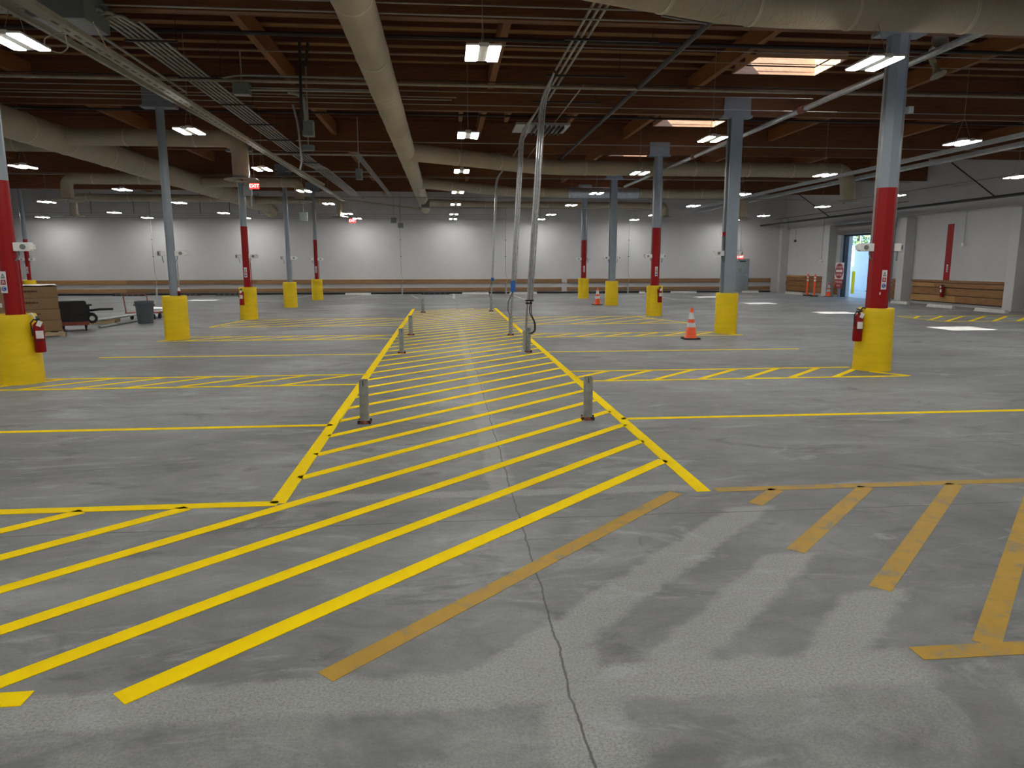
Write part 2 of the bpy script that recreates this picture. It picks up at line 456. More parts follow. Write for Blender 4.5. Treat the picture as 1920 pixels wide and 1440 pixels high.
# stall lines
for y, x0, x1 in ((7.52, -8, AXL), (7.52, AXR, 7.3), (13.6, -6.34, AXL), (13.6, AXR, 7.02), (10.13, -6.9, AXL), (11.06, -6.9, AXL),
                  (10.08, AXR+.05, 6.95), (11.05, AXR, 6.6), (16.42, -6.4, AXL), (17.3, -6.1, AXL), (16.42, AXR, 7.05), (17.3, AXR, 6.6),
                  (20.05, -6.4, AXL), (20.0, AXR, 6.95), (22.8, -5.9, AXL), (22.8, AXR, 6.5)):
    line((x0, y), (x1, y), name='stall_line', w=.045)
line((7.0, 10.08), (6.65, 10.55), name='stall_line', w=.05); line((7.05, 16.42), (6.75, 16.8), name='stall_line', w=.05)
line((-6.4, 16.42), (-6.1, 16.8), name='stall_line', w=.05)
line((-6.4, 20.05), (-6.1, 22.6), name='stall_line', w=.045); line((6.95, 20.0), (6.1, 22.8), name='stall_line', w=.045)
for y0, y1, rng in ((10.13, 11.06, (AXL, -6.9)), (10.08, 11.05, (AXR, 6.95)), (16.42, 17.3, (AXL, -6.2)), (16.42, 17.3, (AXR, 6.95))):
    lo, hi = min(rng), max(rng); x = lo+.35 if lo < 0 else lo-.3
    while x < hi-.55:
        a = max(lo, x); 
        if a+(y1-y0)-(a-x)*1 <= hi+.3 and (y0+(a-x)) < y1:
            xe = min(x+(y1-y0), hi)
            line((a, y0+(a-x)), (xe, y0+(xe-x)), name='stall_stripe', skew='y' if a == x and xe == x+(y1-y0) else None, w=.045)
        x += .70
for (lo, hi) in ((-6.2, AXL), (AXR, 6.5)):
    x = lo-2.4
    while x < hi-.5:
        a = max(lo, x); xe = min(x+2.8, hi)
        if xe-a > .3: line((a, 20.0+(a-x)), (xe, 20.0+(xe-x)), name='stall_stripe', w=.045)
        x += 1.0
# right-hand hatched strip near the wall
line(G(1684, 593)[:2], (19.7, G(1800, 592.7).y), name='stall_line', w=.045)
line(G(1770, 602.8)[:2], (19.7, G(1850, 602.6).y), name='stall_line', w=.045)
line(G(1684, 593.5)[:2], G(1770, 602.8)[:2], name='stall_line', w=.045)
for a_, c_ in (((1713, 597), (1723, 593)), ((1741, 600.5), (1766, 593)), ((1774, 602.5), (1806, 593)), ((1818, 602.5), (1846, 593)), ((1862, 602.5), (1887, 593)), ((1907, 602.5), (1930, 593))):
    line(G(*a_)[:2], G(*c_)[:2], name='stall_stripe', w=.055)
line(G(1690, 582)[:2], G(1835, 582)[:2], 'concrete', 'faded_stall_line', .04)
# far stalls, faded white
line(W(784, 556, 36)[:2], (-1.9, 40.2), 'concrete', 'faded_stall_line', .05)
for px in ((640, 560, 720, 551), (955, 551, 985, 562), (535, 562, 600, 551), (1210, 551, 1270, 562), (851, 550, 851, 560)):
    line(G(px[0], px[1])[:2], G(px[2], px[3])[:2], 'concrete', 'faded_stall_line', .06)
# old worn ochre markings
line((AXR+.1, 5.0), (5.6, 5.0), 'oldpaint', 'worn_line', .05, .002)
line((-.52, 2.76), (1.68, 4.96), 'oldpaint', 'worn_stripe', .052, .002)
line((2.16, 4.66), (2.46, 4.96), 'oldpaint', 'worn_stripe', .052, .002)
line((2.04, 3.83), (3.17, 4.96), 'oldpaint', 'worn_stripe', .055, .002)
line((2.24, 3.31), (3.89, 4.96), 'oldpaint', 'worn_stripe', .055, .002)
line((2.38, 2.74), (4.55, 4.93), 'oldpaint', 'worn_stripe', .055, .002)
line((2.02, 2.70), (4.0, 2.70), 'oldpaint', 'worn_line', .052, .0022)

# ------------------------------------------------------------------ columns
RX, LX = 6.82, -6.12
CY = [10.8+6.1*k for k in range(5)]
ORD = ['nearest', 'second', 'third', 'fourth', 'farthest']
ZT = 5.05
def column(x, y, kind, red, side, i, rad):
    cname = 'red-banded' if red else 'plain grey'
    t = thing('support_column', f'{cname} steel {"pipe" if kind == "pipe" else ("wide-flange" if kind == "H" else "box")} column, {ORD[i]} in the {side} row', 'column', (x, y, 0))
    def seg(z0, z1, name, mat, grow=0.0):
        m = MB()
        if kind == 'pipe': m.cyl((0, 0, z0), (0, 0, z1), rad+grow, n=28)
        elif kind == 'box':
            a = rad+grow; c = a*.42
            m.prism([(-a, -c), (-c, -a), (c, -a), (a, -c), (a, c), (c, a), (-c, a), (-a, c)], z0, z1)
        else:
            a = rad+grow
            m.prism([(-a, -a), (a, -a), (a, -a+.03), (.02, -a+.03), (.02, a-.03), (a, a-.03), (a, a), (-a, a), (-a, a-.03), (-.02, a-.03), (-.02, -a+.03), (-a, -a+.03)], z0, z1)
        return m.build(name, mat, t, kind == 'pipe')
    if red:
        seg(0, 2.83, 'red_band', 'red', .0015); seg(2.83, ZT-.02, 'shaft', 'colgrey')
    else: seg(0, ZT-.02, 'shaft', 'colgrey')
    cw = .36
    MB().box((-cw, -.13, ZT-.02), (cw, .13, ZT+.025)).box((-cw+.04, -.1, ZT+.02), (cw-.04, -.08, ZT+.42)).box((-cw+.04, .08, ZT+.02), (cw-.04, .1, ZT+.42)).build('cap_bracket', 'colgrey', t)
    MB().cyl((rad+.03, 0, .9), (rad+.03, 0, 1.75), .011, n=8).build('side_conduit', 'galvdull' if not red else 'red', t) if side == 'left' else \
        MB().cyl((-rad-.03, -.02, 1.98), (-rad-.03, -.02, 4.9), .013, n=8).cyl((rad+.025, -.02, 1.98), (rad+.025, -.02, 4.3), .013, n=8).build('side_conduit', 'conduit', t)
    return t
def guard(x, y, side, i, rt_, rb, far=''):
    n = 40; prof = [(rb-.03, 0), (rb, 0)]
    for q in range(1, 13):
        z = .97*q/12; r = rb+(rt_-rb)*q/12
        prof += [(r, z)]
    prof += [(rt_-.006, .985), (rt_-.02, .99), (rt_-.045, .985), (rt_-.05, .95), (.165, .94), (.165, 0)]
    o = MB().lathe(prof, n=n).build('column_guard', 'guard', None, True); o.location = (x, y, 0)
    return tag(o, f'yellow plastic guard wrapped around the foot of the {ORD[i]} column in the {side} row'+far, 'column guard')
kindR = ['box', 'H', 'box', 'H', 'box']
for i, y in enumerate(CY):
    rr = (.15, .14, .125, .125, .12)[i]
    column(RX, y, kindR[i], i % 2 == 0, 'right', i, rr)
    guard(RX, y, 'right', i, .262, .288 if i == 0 else .264)
    column(LX, y, 'pipe', i % 2 == 0, 'left', i, (.108, .09, .1, .085, .085)[i])
    guard(LX, y, 'left', i, .262, .288 if i == 0 else .264)
t = thing('support_column', 'red-banded pipe column far behind the stacked cardboard boxes', 'column', (-19.13, 35.2, 0))
MB().cyl((0, 0, 0), (0, 0, 2.83), .092, n=24).build('red_band', 'red', t, True)
MB().cyl((0, 0, 2.83), (0, 0, ZT), .09, n=24).build('shaft', 'colgrey', t, True)
MB().box((-.3, -.12, ZT), (.3, .12, ZT+.03)).build('cap_bracket', 'colgrey', t)
o = MB().lathe([(.264, 0), (.262, .97), (.24, .99), (.2, .97), (.13, .96), (.13, 0)], n=32).build('column_guard', 'guard', None, True)
o.location = (-19.13, 35.2, 0); tag(o, 'yellow plastic guard seen just above the stacked cardboard boxes', 'column guard')

# white sensor boxes on column sides
def sensor(name='sensor_box'):
    t = thing(name, '', 'sensor box')
    m = MB().box((-.115, -.045, -.06), (.115, .045, .06), bev=.008).build('case', 'white', t)
    MB().cyl((.02, -.046, 0), (.02, -.062, 0), .036, n=20).cyl((.02, -.062, 0), (.02, -.066, 0), .022, n=16).build('lens', 'boxgrey', t)
    MB().prism([(.115, -.05), (.15, -.03), (.15, .03), (.115, .05)], -.035, .035).build('bracket', 'white', t)
    MB().tube([(-.07, 0, -.05), (-.065, 0, -.1), (-.09, 0, -.16), (-.13, 0, -.2)], .012, 8).build('cable', 'boxgrey', t, True)
    return t
s0 = None
for side, cx in (('left', LX), ('right', RX)):
    for i, y in enumerate(CY):
        rr = ((.108, .09, .1, .085, .085) if side == 'left' else (.15, .14, .125, .125, .12))[i]
        for sg, nm in ((-1, 'left'), (1, 'right')):
            if side == 'left' and i == 0 and sg == -1: continue
            lab = f'small white sensor box on the {nm} side of the {ORD[i]} column in the {side} row'
            loc = (cx+sg*(rr+.118), y-.02, 1.93)
            if s0 is None:
                s0 = sensor(); s0.location = loc; s0['label'] = lab; c = s0
            else: c = dup(s0, loc, R(0 if sg != (1 if side == 'right' else -1) else sg*52), lab)
            c.scale.x = sg if sg == 1 else -1
for sg in (-1, 1):
    c = dup(s0, (-19.13+sg*.2, 35.18, 1.93), 0, f'small white sensor box on the {"left" if sg < 0 else "right"} side of the red column behind the boxes'); c.scale.x = sg

# ABC signs
def abc(loc, label, size=1.0):
    t = thing('extinguisher_sign', label, 'sign', loc); t.scale = (size, 1, size)
    MB().box((-.042, 0, -.15), (.042, .004, .15)).build('panel', 'signwhite', t)
    MB().prism([(-.03, .055), (.03, .055), (0, .125)], .001, .003, Matrix.Rotation(R(90), 4, 'X')).build('triangle', 'signgreen', t)
    MB().prism([(-.03, -.035), (.03, -.035), (.03, .035), (-.03, .035)], .001, .003, Matrix.Rotation(R(90), 4, 'X')).build('square', 'signred', t)
    MB().cyl((0, -.001, -.092), (0, -.003, -.092), .033, n=24).build('disc', 'signblue', t)
    letters('A', .05, 'signwhite', t, (0, -.004, .078), FACE); letters('B', .065, 'signwhite', t, (0, -.004, 0), FACE)
    letters('C', .06, 'signwhite', t, (0, -.004, -.092), FACE)
    return t
abc((RX-.005, CY[0]-.155, 1.43), 'white ABC fire extinguisher sign on the nearest red column of the right row')
abc((LX-.03, CY[0]-.125, 1.44), 'white ABC fire extinguisher sign on the nearest red column of the left row')
for side, cx, i, rr in (('left', LX, 2, .105), ('left', LX, 4, .09), ('right', RX, 2, .13), ('right', RX, 4, .125)):
    abc((cx, CY[i]-rr-.006, 1.44), f'white ABC fire extinguisher sign on the {ORD[i]} column of the {side} row')
abc((-19.13, 35.2-.1, 1.44), 'white ABC sign on the red column behind the cardboard boxes')
o = MB().box((-.01, -.003, -.02), (.01, 0, .02)).build('small_tag', 'signwhite'); o.location = (RX-.055, CY[0]-.153, 1.22)
tag(o, 'tiny white tag below the ABC sign on the nearest right column', 'tag')

# fire extinguishers
def extinguisher():
    t = thing('fire_extinguisher', '', 'fire extinguisher')
    MB().lathe([(0, 0), (.062, 0), (.07, .012), (.07, .36), (.062, .395), (.035, .425), (.02, .435), (0, .437)], n=28).build('cylinder', 'red', t, True)
    MB().lathe([(.071, .17), (.0725, .171), (.0725, .182), (.071, .183)], n=28).build('band', 'black', t)
    lb = MB(); n = 8
    for q in range(n):
        a0 = R(-130+80*q/n); a1 = R(-130+80*(q+1)/n); r = .0713
        p = [(r*math.cos(a0), r*math.sin(a0)), (r*math.cos(a1), r*math.sin(a1)), ((r+.001)*math.cos(a1), (r+.001)*math.sin(a1)), ((r+.001)*math.cos(a0), (r+.001)*math.sin(a0))]
        lb.prism(p, .20, .31)
    lb.build('label_panel', 'signwhite', t)
    MB().cyl((0, 0, .43), (0, 0, .47), .018, n=12).box((-.02, -.06, .465), (.02, .05, .477)).box((-.02, -.07, .485), (.02, .05, .497), rot=Matrix.Rotation(R(12), 3, 'X')).build('valve_handle', 'black', t)
    MB().tube([(.0, -.02, .45), (-.05, -.03, .47), (-.09, -.03, .42), (-.085, -.03, .33), (-.075, -.03, .24)], .011, 8).build('hose', 'black', t, True)
    MB().box((-.025, -.085, .37), (.035, -.083, .45), rot=Matrix.Rotation(R(25), 3, 'Y')).build('inspection_tag', 'signwhite', t)
    return t
e0 = extinguisher(); e0['label'] = 'red fire extinguisher hooked on the left side of the nearest right yellow guard'
e0.location = (RX-.262-.08, CY[0]-.10, .47)
EX = [((LX+.262+.09, CY[0]-.10, .45), 35, 'red fire extinguisher hung on the right side of the nearest left yellow guard'),
      ((LX-.10, CY[2]-.345, .45), 0, 'red fire extinguisher hung in front of the third left yellow guard'),
      ((RX+.08, CY[2]-.345, .45), 0, 'red fire extinguisher hung in front of the third right yellow guard')]
for loc, rz, lab in EX: dup(e0, loc, R(rz), lab)
for sgn, x, y in ((1, RX-.262, CY[0]-.10), (-1, LX+.262, CY[0]-.10)):
    o = MB().tube([(0, 0, 0), (-.04*sgn, 0, .015), (-.07*sgn, 0, -.02), (-.075*sgn, 0, -.06)], .012, 8).build('hanging_hook', 'black' if sgn > 0 else 'white', None, True)
    o.location = (x+.02*sgn, y, .985); tag(o, f'bent hook over the rim of the nearest {"right" if sgn > 0 else "left"} yellow guard holding the extinguisher', 'hook')
p = V(1765, 557, 20.05); dup(e0, (20.05, p.y, p.z), R(-90), 'red fire extinguisher mounted on the brown plank panel of the right wall')

# ------------------------------------------------------------------ lights
def fixture():
    t = thing('high_bay_light', '', 'ceiling light')
    MB().box((-.06, -.30, .0), (.06, .30, .05), bev=.01).box((-.05, -.09, .05), (.05, .09, .10), bev=.01).build('housing', 'white', t)
    for sx in (-1, 1):
        h = MB().box((sx*.13-.072, -.31, .008), (sx*.13+.072, .31, .035), bev=.008).build('wing', 'white', t)
        MB().box((sx*.13-.063, -.30, -.004), (sx*.13+.063, .30, .0085), bev=.003).build('led_panel', 'led', h)
    MB().tube([(0, -.2, .1), (0, 0, .5), (0, .2, .1)], .004, 5).cyl((0, 0, .5), (0, 0, 1.72), .005, n=6).build('hanging_wire', 'conduit', t)
    return t
LY = [-2.4, 3.2, 8.85, 14.25, 19.6, 25.2, 30.3, 36.1, 39.9]  # first two rows continue the grid out of view, added to light the foreground
LYN = ['unseen rear', 'unseen overhead', 'nearest', 'second', 'third', 'fourth', 'fifth', 'sixth', 'farthest']
ROWS = {'center': (.48, range(9), 'row above the striped aisle'), 'l1': (-4.66, range(9), 'row just left of the centre duct'),
        'l2': (-10.5, range(0, 9), 'second row left of the aisle'), 'l3': (-15.5, range(0, 9), 'third row left of the aisle'), 'l4': (-20.7, range(3, 9), 'outermost left row'),
        'r1': (5.3, range(9), 'row just right of the aisle'), 'r2': (10.55, range(0, 9), 'second row right of the aisle'), 'r3': (16.3, range(0, 9), 'row along the right wall')}
f0 = None
for key, (x, idx, desc) in ROWS.items():
    for i in idx:
        lab = f'glowing twin-panel light, {LYN[i]} one in the {desc}'
        loc = (x, LY[i], 4.1)
        if f0 is None: f0 = fixture(); f0.location = loc; f0['label'] = lab; f0['group'] = 'hanging twin-panel lights'
        else: dup(f0, loc, 0, lab)

# ------------------------------------------------------------------ ducts
def bend(pts, rad=.5, n=7):
    pts = [Vector(p) for p in pts]; out = [pts[0]]
    for a, p, c in zip(pts, pts[1:], pts[2:]):
        u = (a-p); v = (c-p); r = min(rad, u.length*.45, v.length*.45)
        p0 = p+u.normalized()*r; p1 = p+v.normalized()*r
        for q in range(n+1):
            s = q/n; out.append(p0*(1-s)**2+p*2*s*(1-s)+p1*s*s)
    out.append(pts[-1]); return out
def resample(pts, step):
    out = [pts[0]]
    for a, c in zip(pts, pts[1:]):
        L = (c-a).length; k = max(1, int(L/step))
        out += [a+(c-a)*q/k for q in range(1, k+1)]
    return out
def duct_part(pts, r, name, parent, seam=1.25, rad=.55, jitter=.012):
    p = resample(bend(pts, rad), .3)
    rs = [r*(1+random.uniform(-jitter, jitter)) for _ in p]
    o = MB().tube(p, r, 28, True, rs).build(name, 'duct', parent, True)
    acc = 0
    for i in range(1, len(p)-1):
        acc += (p[i]-p[i-1]).length
        if acc > seam:
            acc = random.uniform(-.3, .2); t = (p[i+1]-p[i-1]).normalized()*.02
            s = MB(); s.tube([p[i]-t*1.4, p[i]-t, p[i]+t, p[i]+t*1.4], r, 28, False, [r*1.0, r*1.035, r*1.035, r*1.0])
            s.build('seam', 'ductseam', o, True)
    return o
def diffuser(x, y, z, r, parent):
    MB().lathe([(r*.45, .10), (r*.5, .06), (r*.95, .035), (r, .02), (r, .0), (r*.9, 0), (r*.5, .03), (0, .03)], (x, y, z), 36).build('diffuser_plate', 'strut', parent, True)
    MB().lathe([(r*.35, -.045), (r*.36, -.03), (0, -.03)], (x, y, z), 24).lathe([(0, -.045), (r*.35, -.045)], (x, y, z), 24).cyl((x, y, z-.04), (x, y, z+.03), r*.08, n=8).build('diffuser_cone', 'strut', parent, True)
t = thing('air_duct', 'long tan wrapped air duct running down the middle with branches to the right', 'air duct', (0, 0, 0))
zc = 4.77
duct_part([(-1.03, -4, zc), (-1.03, 38.6, zc), (-1.0, 40.3, zc-.1)], .25, 'trunk', t, 1.9, .3)
duct_part([(-.95, 20.9, zc), (3.3, 23.75, zc), (W(1588, 330, 23.75).x, 23.75, zc), (W(1590, 365, 23.75).x, 23.75, W(1578, 381, 23.75).z+.1)], .235, 'branch', t, 1.4, .7)
diffuser(W(1582, 381, 23.75).x, 23.75, W(1578, 381, 23.75).z, .50, t)
q3 = W(1393, 411, 31.9); q4 = W(1247, 408, 38.6)
b3 = duct_part([(-.95, 28.6, zc), (3.2, 31.9, zc), (q3.x, 31.9, zc), (q3.x, 31.9, q3.z+.1)], .20, 'branch', t, 1.4, .5)
diffuser(q3.x, 31.9, q3.z, .42, t)
duct_part([(-.95, 37.3, zc), (2.2, 38.6, zc), (q4.x, 38.6, zc), (q4.x, 38.6, q4.z+.1)], .17, 'branch', t, 1.5, .5)
diffuser(q4.x, 38.6, q4.z, .36, t)
fx0, fx1 = W(1065, 365, 31.9).x, W(1196, 365, 31.9).x
MB().tube([(fx0, 31.9, zc), (fx0+.3, 31.9, zc), (fx1-.3, 31.9, zc), (fx1, 31.9, zc)], .235, 28).build('foil_sleeve', 'foil', t, True)
t = thing('air_duct', 'tan wrapped duct crossing the top right corner close to the camera', 'air duct', (0, 0, 0))
duct_part([(-.75, 7.1, zc+.01), (1.2, 8.1, zc), (3.6, 8.95, zc), (14, 8.95, zc)], .25, 'branch', t, 1.0, .8)
t = thing('air_duct', 'thick tan wrapped duct on the left, running lengthwise behind the left columns', 'air duct', (0, 0, 0))
duct_part([(-9.25, -4, 4.68), (-9.25, 38.8, 4.68), (-9.25, 40.4, 4.5)], .325, 'trunk', t, 1.7, .3)
def lbranch(y, px, pz, r, dr):
    p = W(px, pz, y)
    duct_part([(-9.25, y, 4.72), (p.x, y, 4.72), (p.x, y, p.z+.1)], r, 'branch', t, 1.5, .55)
    diffuser(p.x, y, p.z, dr, t)
lbranch(18.8, 453, 338, .20, .41)
lbranch(27.6, 128, 377, .20, .5)
lbranch(28.4, 562, 379, .18, .45)
lbranch(35.3, 140, 406, .165, .42)
lbranch(36.0, 638, 408, .165, .38)
duct_part([(-9.25, 19.9, 4.72), (-16, 19.9, 4.72)], .2, 'branch', t, 1.5)

# ------------------------------------------------------------------ pipes and conduits running along the ceiling
def pipe(pts, r, label, mat='conduit', name='conduit_pipe', cat='conduit', group=None, rad=.15, n=8):
    o = MB().tube(bend(pts, rad, 4) if len(pts) > 2 else pts, r, n).build(name, mat, None, True)
    return tag(o, label, cat, group)
def xpipe(px, py, z, r, label, x0=-24, x1=19.3, mat='conduit', name='conduit_pipe', cat='conduit', group='conduits running across under the roof'):
    y = G(px, py, z).y
    return pipe([(x0, y, z), (x1, y, z)], r, label, mat, name, cat, group), y
xpipe(860, 9, 5.02, .012, 'thin conduit crossing at the very top edge of the view')
xpipe(860, 29, 5.03, .012, 'thin conduit crossing just in front of the nearest girder')
xpipe(860, 72, 5.35, .035, 'thick dark sprinkler pipe crossing above the nearest hanging light', mat='dark', name='sprinkler_pipe', cat='sprinkler pipe', group=None)
xpipe(860, 83, 5.3, .010, 'thin pale conduit crossing beside the nearest aisle light', x0=.9, x1=19)
xpipe(860, 105, 5.5, .008, 'thin pale conduit crossing beneath the nearest aisle light')
xpipe(860, 160, 4.98, .030, 'thick pale pipe crossing in front of the second girder', mat='strut')
xpipe(860, 153, 5.1, .012, 'thin pipe just above the thick pale pipe', mat='dark')
xpipe(860, 172, 5.2, .010, 'thin pale conduit under the thick pale pipe', x1=8)
xpipe(860, 183, 5.2, .010, 'second thin conduit below the thick pale pipe', x1=.3)
xpipe(860, 188, 5.15, .010, 'third thin conduit below the thick pale pipe', x1=.2)
xpipe(860, 197, 5.1, .010, 'fourth thin conduit below the thick pale pipe')
xpipe(860, 216, 5.2, .028, 'dark sprinkler pipe crossing behind the second girder', mat='dark', name='sprinkler_pipe', cat='sprinkler pipe', group=None)
xpipe(860, 268, 4.98, .013, 'pale conduit crossing above the second aisle light')
xpipe(640, 290, 4.9, .032, 'pale pipe crossing left of the middle duct beside the small conduit bundle', x0=-5.8, x1=-1.2, mat='strut')
xpipe(640, 322, 4.6, .022, 'pale pipe ending at a grey electrical box left of the middle duct', x0=W(470, 322, 19.8).x, x1=W(668, 322, 19.8).x)
xpipe(900, 334, 5.0, .014, 'conduit crossing behind the third aisle light')
xpipe(900, 371, 4.3, .018, 'pale conduit crossing in front of the far wall', x0=-4, x1=15)
xpipe(900, 390, 4.33, .026, 'pale pipe crossing low before the far wall', x0=-1.2, x1=9.6, mat='strut')
for k, py in enumerate((400, 404, 408)):
    yw = 40.9
    z = W(300, py, yw).z
    pipe([(XL, yw, z), (2.6+.4*k, yw, z)], .012, 'thin conduit in the low row before the far wall', group='thin conduits before the far wall')
for k, px in enumerate((170, 250, 375, 430, 485)):
    a = W(px, 385, 41.0)
    pipe([(a.x, 41.0, a.z-.45), (a.x, 41.0, 5.5)], .014, 'thin hanger rod holding the far wall conduits', 'dark', 'hanger_rod', 'hanger rod', 'hanger rods before the far wall')

def yrun(ratio, z, y0, y1, r, label, mat='conduit', name='conduit_pipe', cat='conduit', group=None, dx=0):
    x = ratio*(z-H)+dx
    return pipe([(x, y0, z), (x, y1, z)], r, label, mat, name, cat, group)
yrun(1.125, 5.0, 4, 24.6, .042, 'dark sprinkler main running lengthwise right of the aisle', 'dark', 'sprinkler_pipe', 'sprinkler pipe')
yrun(.80, 5.0, 14.0, 23.4, .013, 'thin pale conduit running lengthwise beside the dark sprinkler main')
yrun(2.36, 4.75, 9, 29, .055, 'galvanised sprinkler main passing behind the nearest right column', 'galv', 'sprinkler_pipe', 'sprinkler pipe')
# sprinkler main couplings
for q in range(5):
    o = MB().cyl((2.36*3.07, 11.2+3.2*q, 4.75), (2.36*3.07, 11.42+3.2*q, 4.75), .07, n=16).build('pipe_coupling', 'rust', None, True)
    tag(o, 'rust-red coupling on the galvanised sprinkler main', 'pipe coupling', 'couplings on the sprinkler main')
xw = V(1607, 333, 16).x
# black sprinkler pipe along right wall
a = V(1920, 363, 18.6); c = V(1410, 425, 18.6)
pipe([(18.6, 14, a.z), (18.6, c.y, a.z)], .05, 'black sprinkler main running along the right wall', 'black', 'sprinkler_pipe', 'sprinkler pipe')
for px, py in ((1480, 383), (1790, 345)):
    a1 = V(px, py, 16.8); zz = a.z
    q = V(px+75, py+40, 18.6)
    pipe([(16.9, q.y, 5.0), (18.6, q.y, zz)], .022, 'dark sway brace of the black main, '+('farther one' if px < 1500 else 'nearer one'), 'dark', 'sway_brace', 'pipe brace')
# pale perforated beams right
zb = 4.45
for k, (px, py, wd) in enumerate(((1913, 258, .10), (1913, 275, .22))):
    r0 = ray(px, py); X = r0.x/r0.z*(zb-H)
    m = MB().box((X-wd/2, 9, zb), (X+wd/2, 39, zb+.10))
    t = thing('steel_channel', ['narrow pale steel channel running lengthwise high on the right', 'wide perforated pale steel channel running lengthwise high on the right'][k], 'steel channel', (0, 0, 0))
    m.build('channel', 'whitesteel', t)
    if k:
        h = MB()
        for q in range(70): h.cyl((X-wd*.25, 14+.3*q, zb-.002), (X-wd*.25, 14+.3*q, zb+.002), .018, n=8)
        o = h.build('perforations', 'black', t)
# left painted strut beam with slots
t = thing('steel_channel', 'cream slotted steel beam running lengthwise high on the left', 'steel channel', (0, 0, 0))
def skew_run(p0, p1, w, h):
    p0, p1 = Vector(p0), Vector(p1); d = (p1-p0).normalized(); s = d.cross(Vector((0, 0, 1))).normalized()*w/2; u = Vector((0, 0, h))
    return MB().hexa([p0-s, p0+s, p1+s, p1-s], [p0-s+u, p0+s+u, p1+s+u, p1-s+u])
P0 = Vector((-4.44, 9.0, 4.44)); P1 = Vector((-4.44, 33.0, 4.44))
Pn = P0+(P0-P1).normalized()*6
skew_run(Pn, P1, .17, .06).build('beam', 'strut', t)
D = (P1-P0)
for q in range(1, 90):
    c = P0+D*(q/90.0); s = MB().box((c.x-.02, c.y-.07, 4.436), (c.x+.01, c.y+.07, 4.4405)); s.build('slot', 'black', t)
MB().tube([G(1000/6+8, 250/6, 4.42), G(1140/6, 420/6, 4.4), G(1200/6, 540/6, 4.42), G(1300/6, 655/6, 4.43)], .006, 6).build('yellow_cable', 'pallet', t, True)
t2 = thing('steel_channel', 'thinner cream steel rail running parallel to the slotted beam on its left', 'steel channel', (0, 0, 0))
Q0 = G(0, 12, 4.5); Q1 = G(560, 322, 4.5)
skew_run(Q0+(Q0-Q1).normalized()*5, Q1+(Q1-Q0).normalized()*4, .06, .07).build('rail', 'strut', t2)
a = W(668, 388, P1.y); c = W(790, 392, P1.y)
pipe([P1+Vector((0, 0, .03)), (P1.x+.5, P1.y+.1, P1.z+.02), (c.x, P1.y+.1, c.z)], .04, 'pale pipe from the end of the slotted beam to the box by the middle duct', 'strut')
yrun(-1.50, 4.95, 11.5, 15.0, .022, 'pale conduit between the slotted beam and the conduit bundle', 'strut')
# five-conduit bundle
for k in range(6):
    x = -4.58+.088*k
    p0 = G(240+12*k, 60, 4.95)
    pipe([(x, 10.9, 4.98), (x, 25.5, 4.98), (x+.1, 26.3, 4.98), (x+.1, 38, 4.98)], .02,
         'pale conduit in the bundle of parallel conduits left of the middle duct', group='bundle of parallel conduits on the left', rad=.35)
for q in range(8):
    y = 11.7+2.15*q
    o = MB().box((-4.65, y-.02, 4.935), (-3.9, y+.02, 4.957)).cyl((-4.63, y, 4.95), (-4.63, y, 5.6), .005, n=5).cyl((-3.92, y, 4.95), (-3.92, y, 5.6), .005, n=5).build('trapeze_hanger', 'dark')
    tag(o, 'dark trapeze bar under the left conduit bundle', 'pipe hanger', 'trapeze bars under the left conduit bundle')
# bends and pull box top left
t = thing('pull_box', 'large grey steel pull box at the top left with conduits entering it', 'electrical box', (0, 0, 0))
a = G(100, 48, 4.75); c = G(172, 62, 4.75)
bx = MB().box((a.x-.1, a.y-.45, 4.72), (c.x+.25, a.y+.25, 5.1)).build('case', 'boxgrey', t)
MB().box((a.x-.08, a.y-.43, 4.71), (c.x+.23, a.y+.23, 4.72)).build('cover', 'whitesteel', t)
for k in range(5):
    p = G(150, 30+4*k, 4.9)
    pipe([(c.x+.2, a.y-.35+.12*k, 4.9), (-4.58+.088*k, a.y-.35+.12*k, 4.94), (-4.58+.088*k, a.y+.75, 4.98)], .022,
         'short bent conduit between the pull box and the bundle', group='bent conduits leaving the pull box', rad=.3)
    pipe([(a.x-.1, a.y-.38+.13*k, 4.9), (a.x-.55, a.y-.38+.13*k, 4.9)], .022, 'short conduit stub left of the pull box', group='conduit stubs left of the pull box')
# second small bundle
for k in range(4):
    x = -2.70+.055*k
    pipe([(x, 22.6, 5.0), (x, 38, 5.0)], .016, 'conduit in the small bundle near the middle duct', group='small conduit bundle left of the middle duct')
# three-conduit run to the right of the aisle which drops to the floor posts
XB = [2.00, 2.10, 2.20]
DROP = [(987, 661, 0), (958, 629, 1), (921, 584, 2)]
for k, x in enumerate(XB):
    pipe([(x, 3, 5.05), (x, (13.4, 17.0, 25.3)[k]-.25, 5.05)], .02, f'pale conduit of the trio running lengthwise right of the aisle, {["leftmost", "middle", "rightmost"][k]}', rad=.1)
for q in range(4):
    y = 9.2+2.1*q
    o = MB().box((1.85, y-.02, 5.0), (3.3, y+.02, 5.028)).cyl((3.2, y, 5.02), (3.2, y, 5.6), .005, n=5).build('trapeze_hanger', 'dark')
    tag(o, 'slotted trapeze bar under the trio of conduits', 'pipe hanger', 'trapeze bars under the trio of conduits')
names = ['nearest', 'middle', 'farthest']
def topof(k):
    return [(1018, 170, 13.5), (978, 238, 16.9), (932, 325, 25.5)][k]
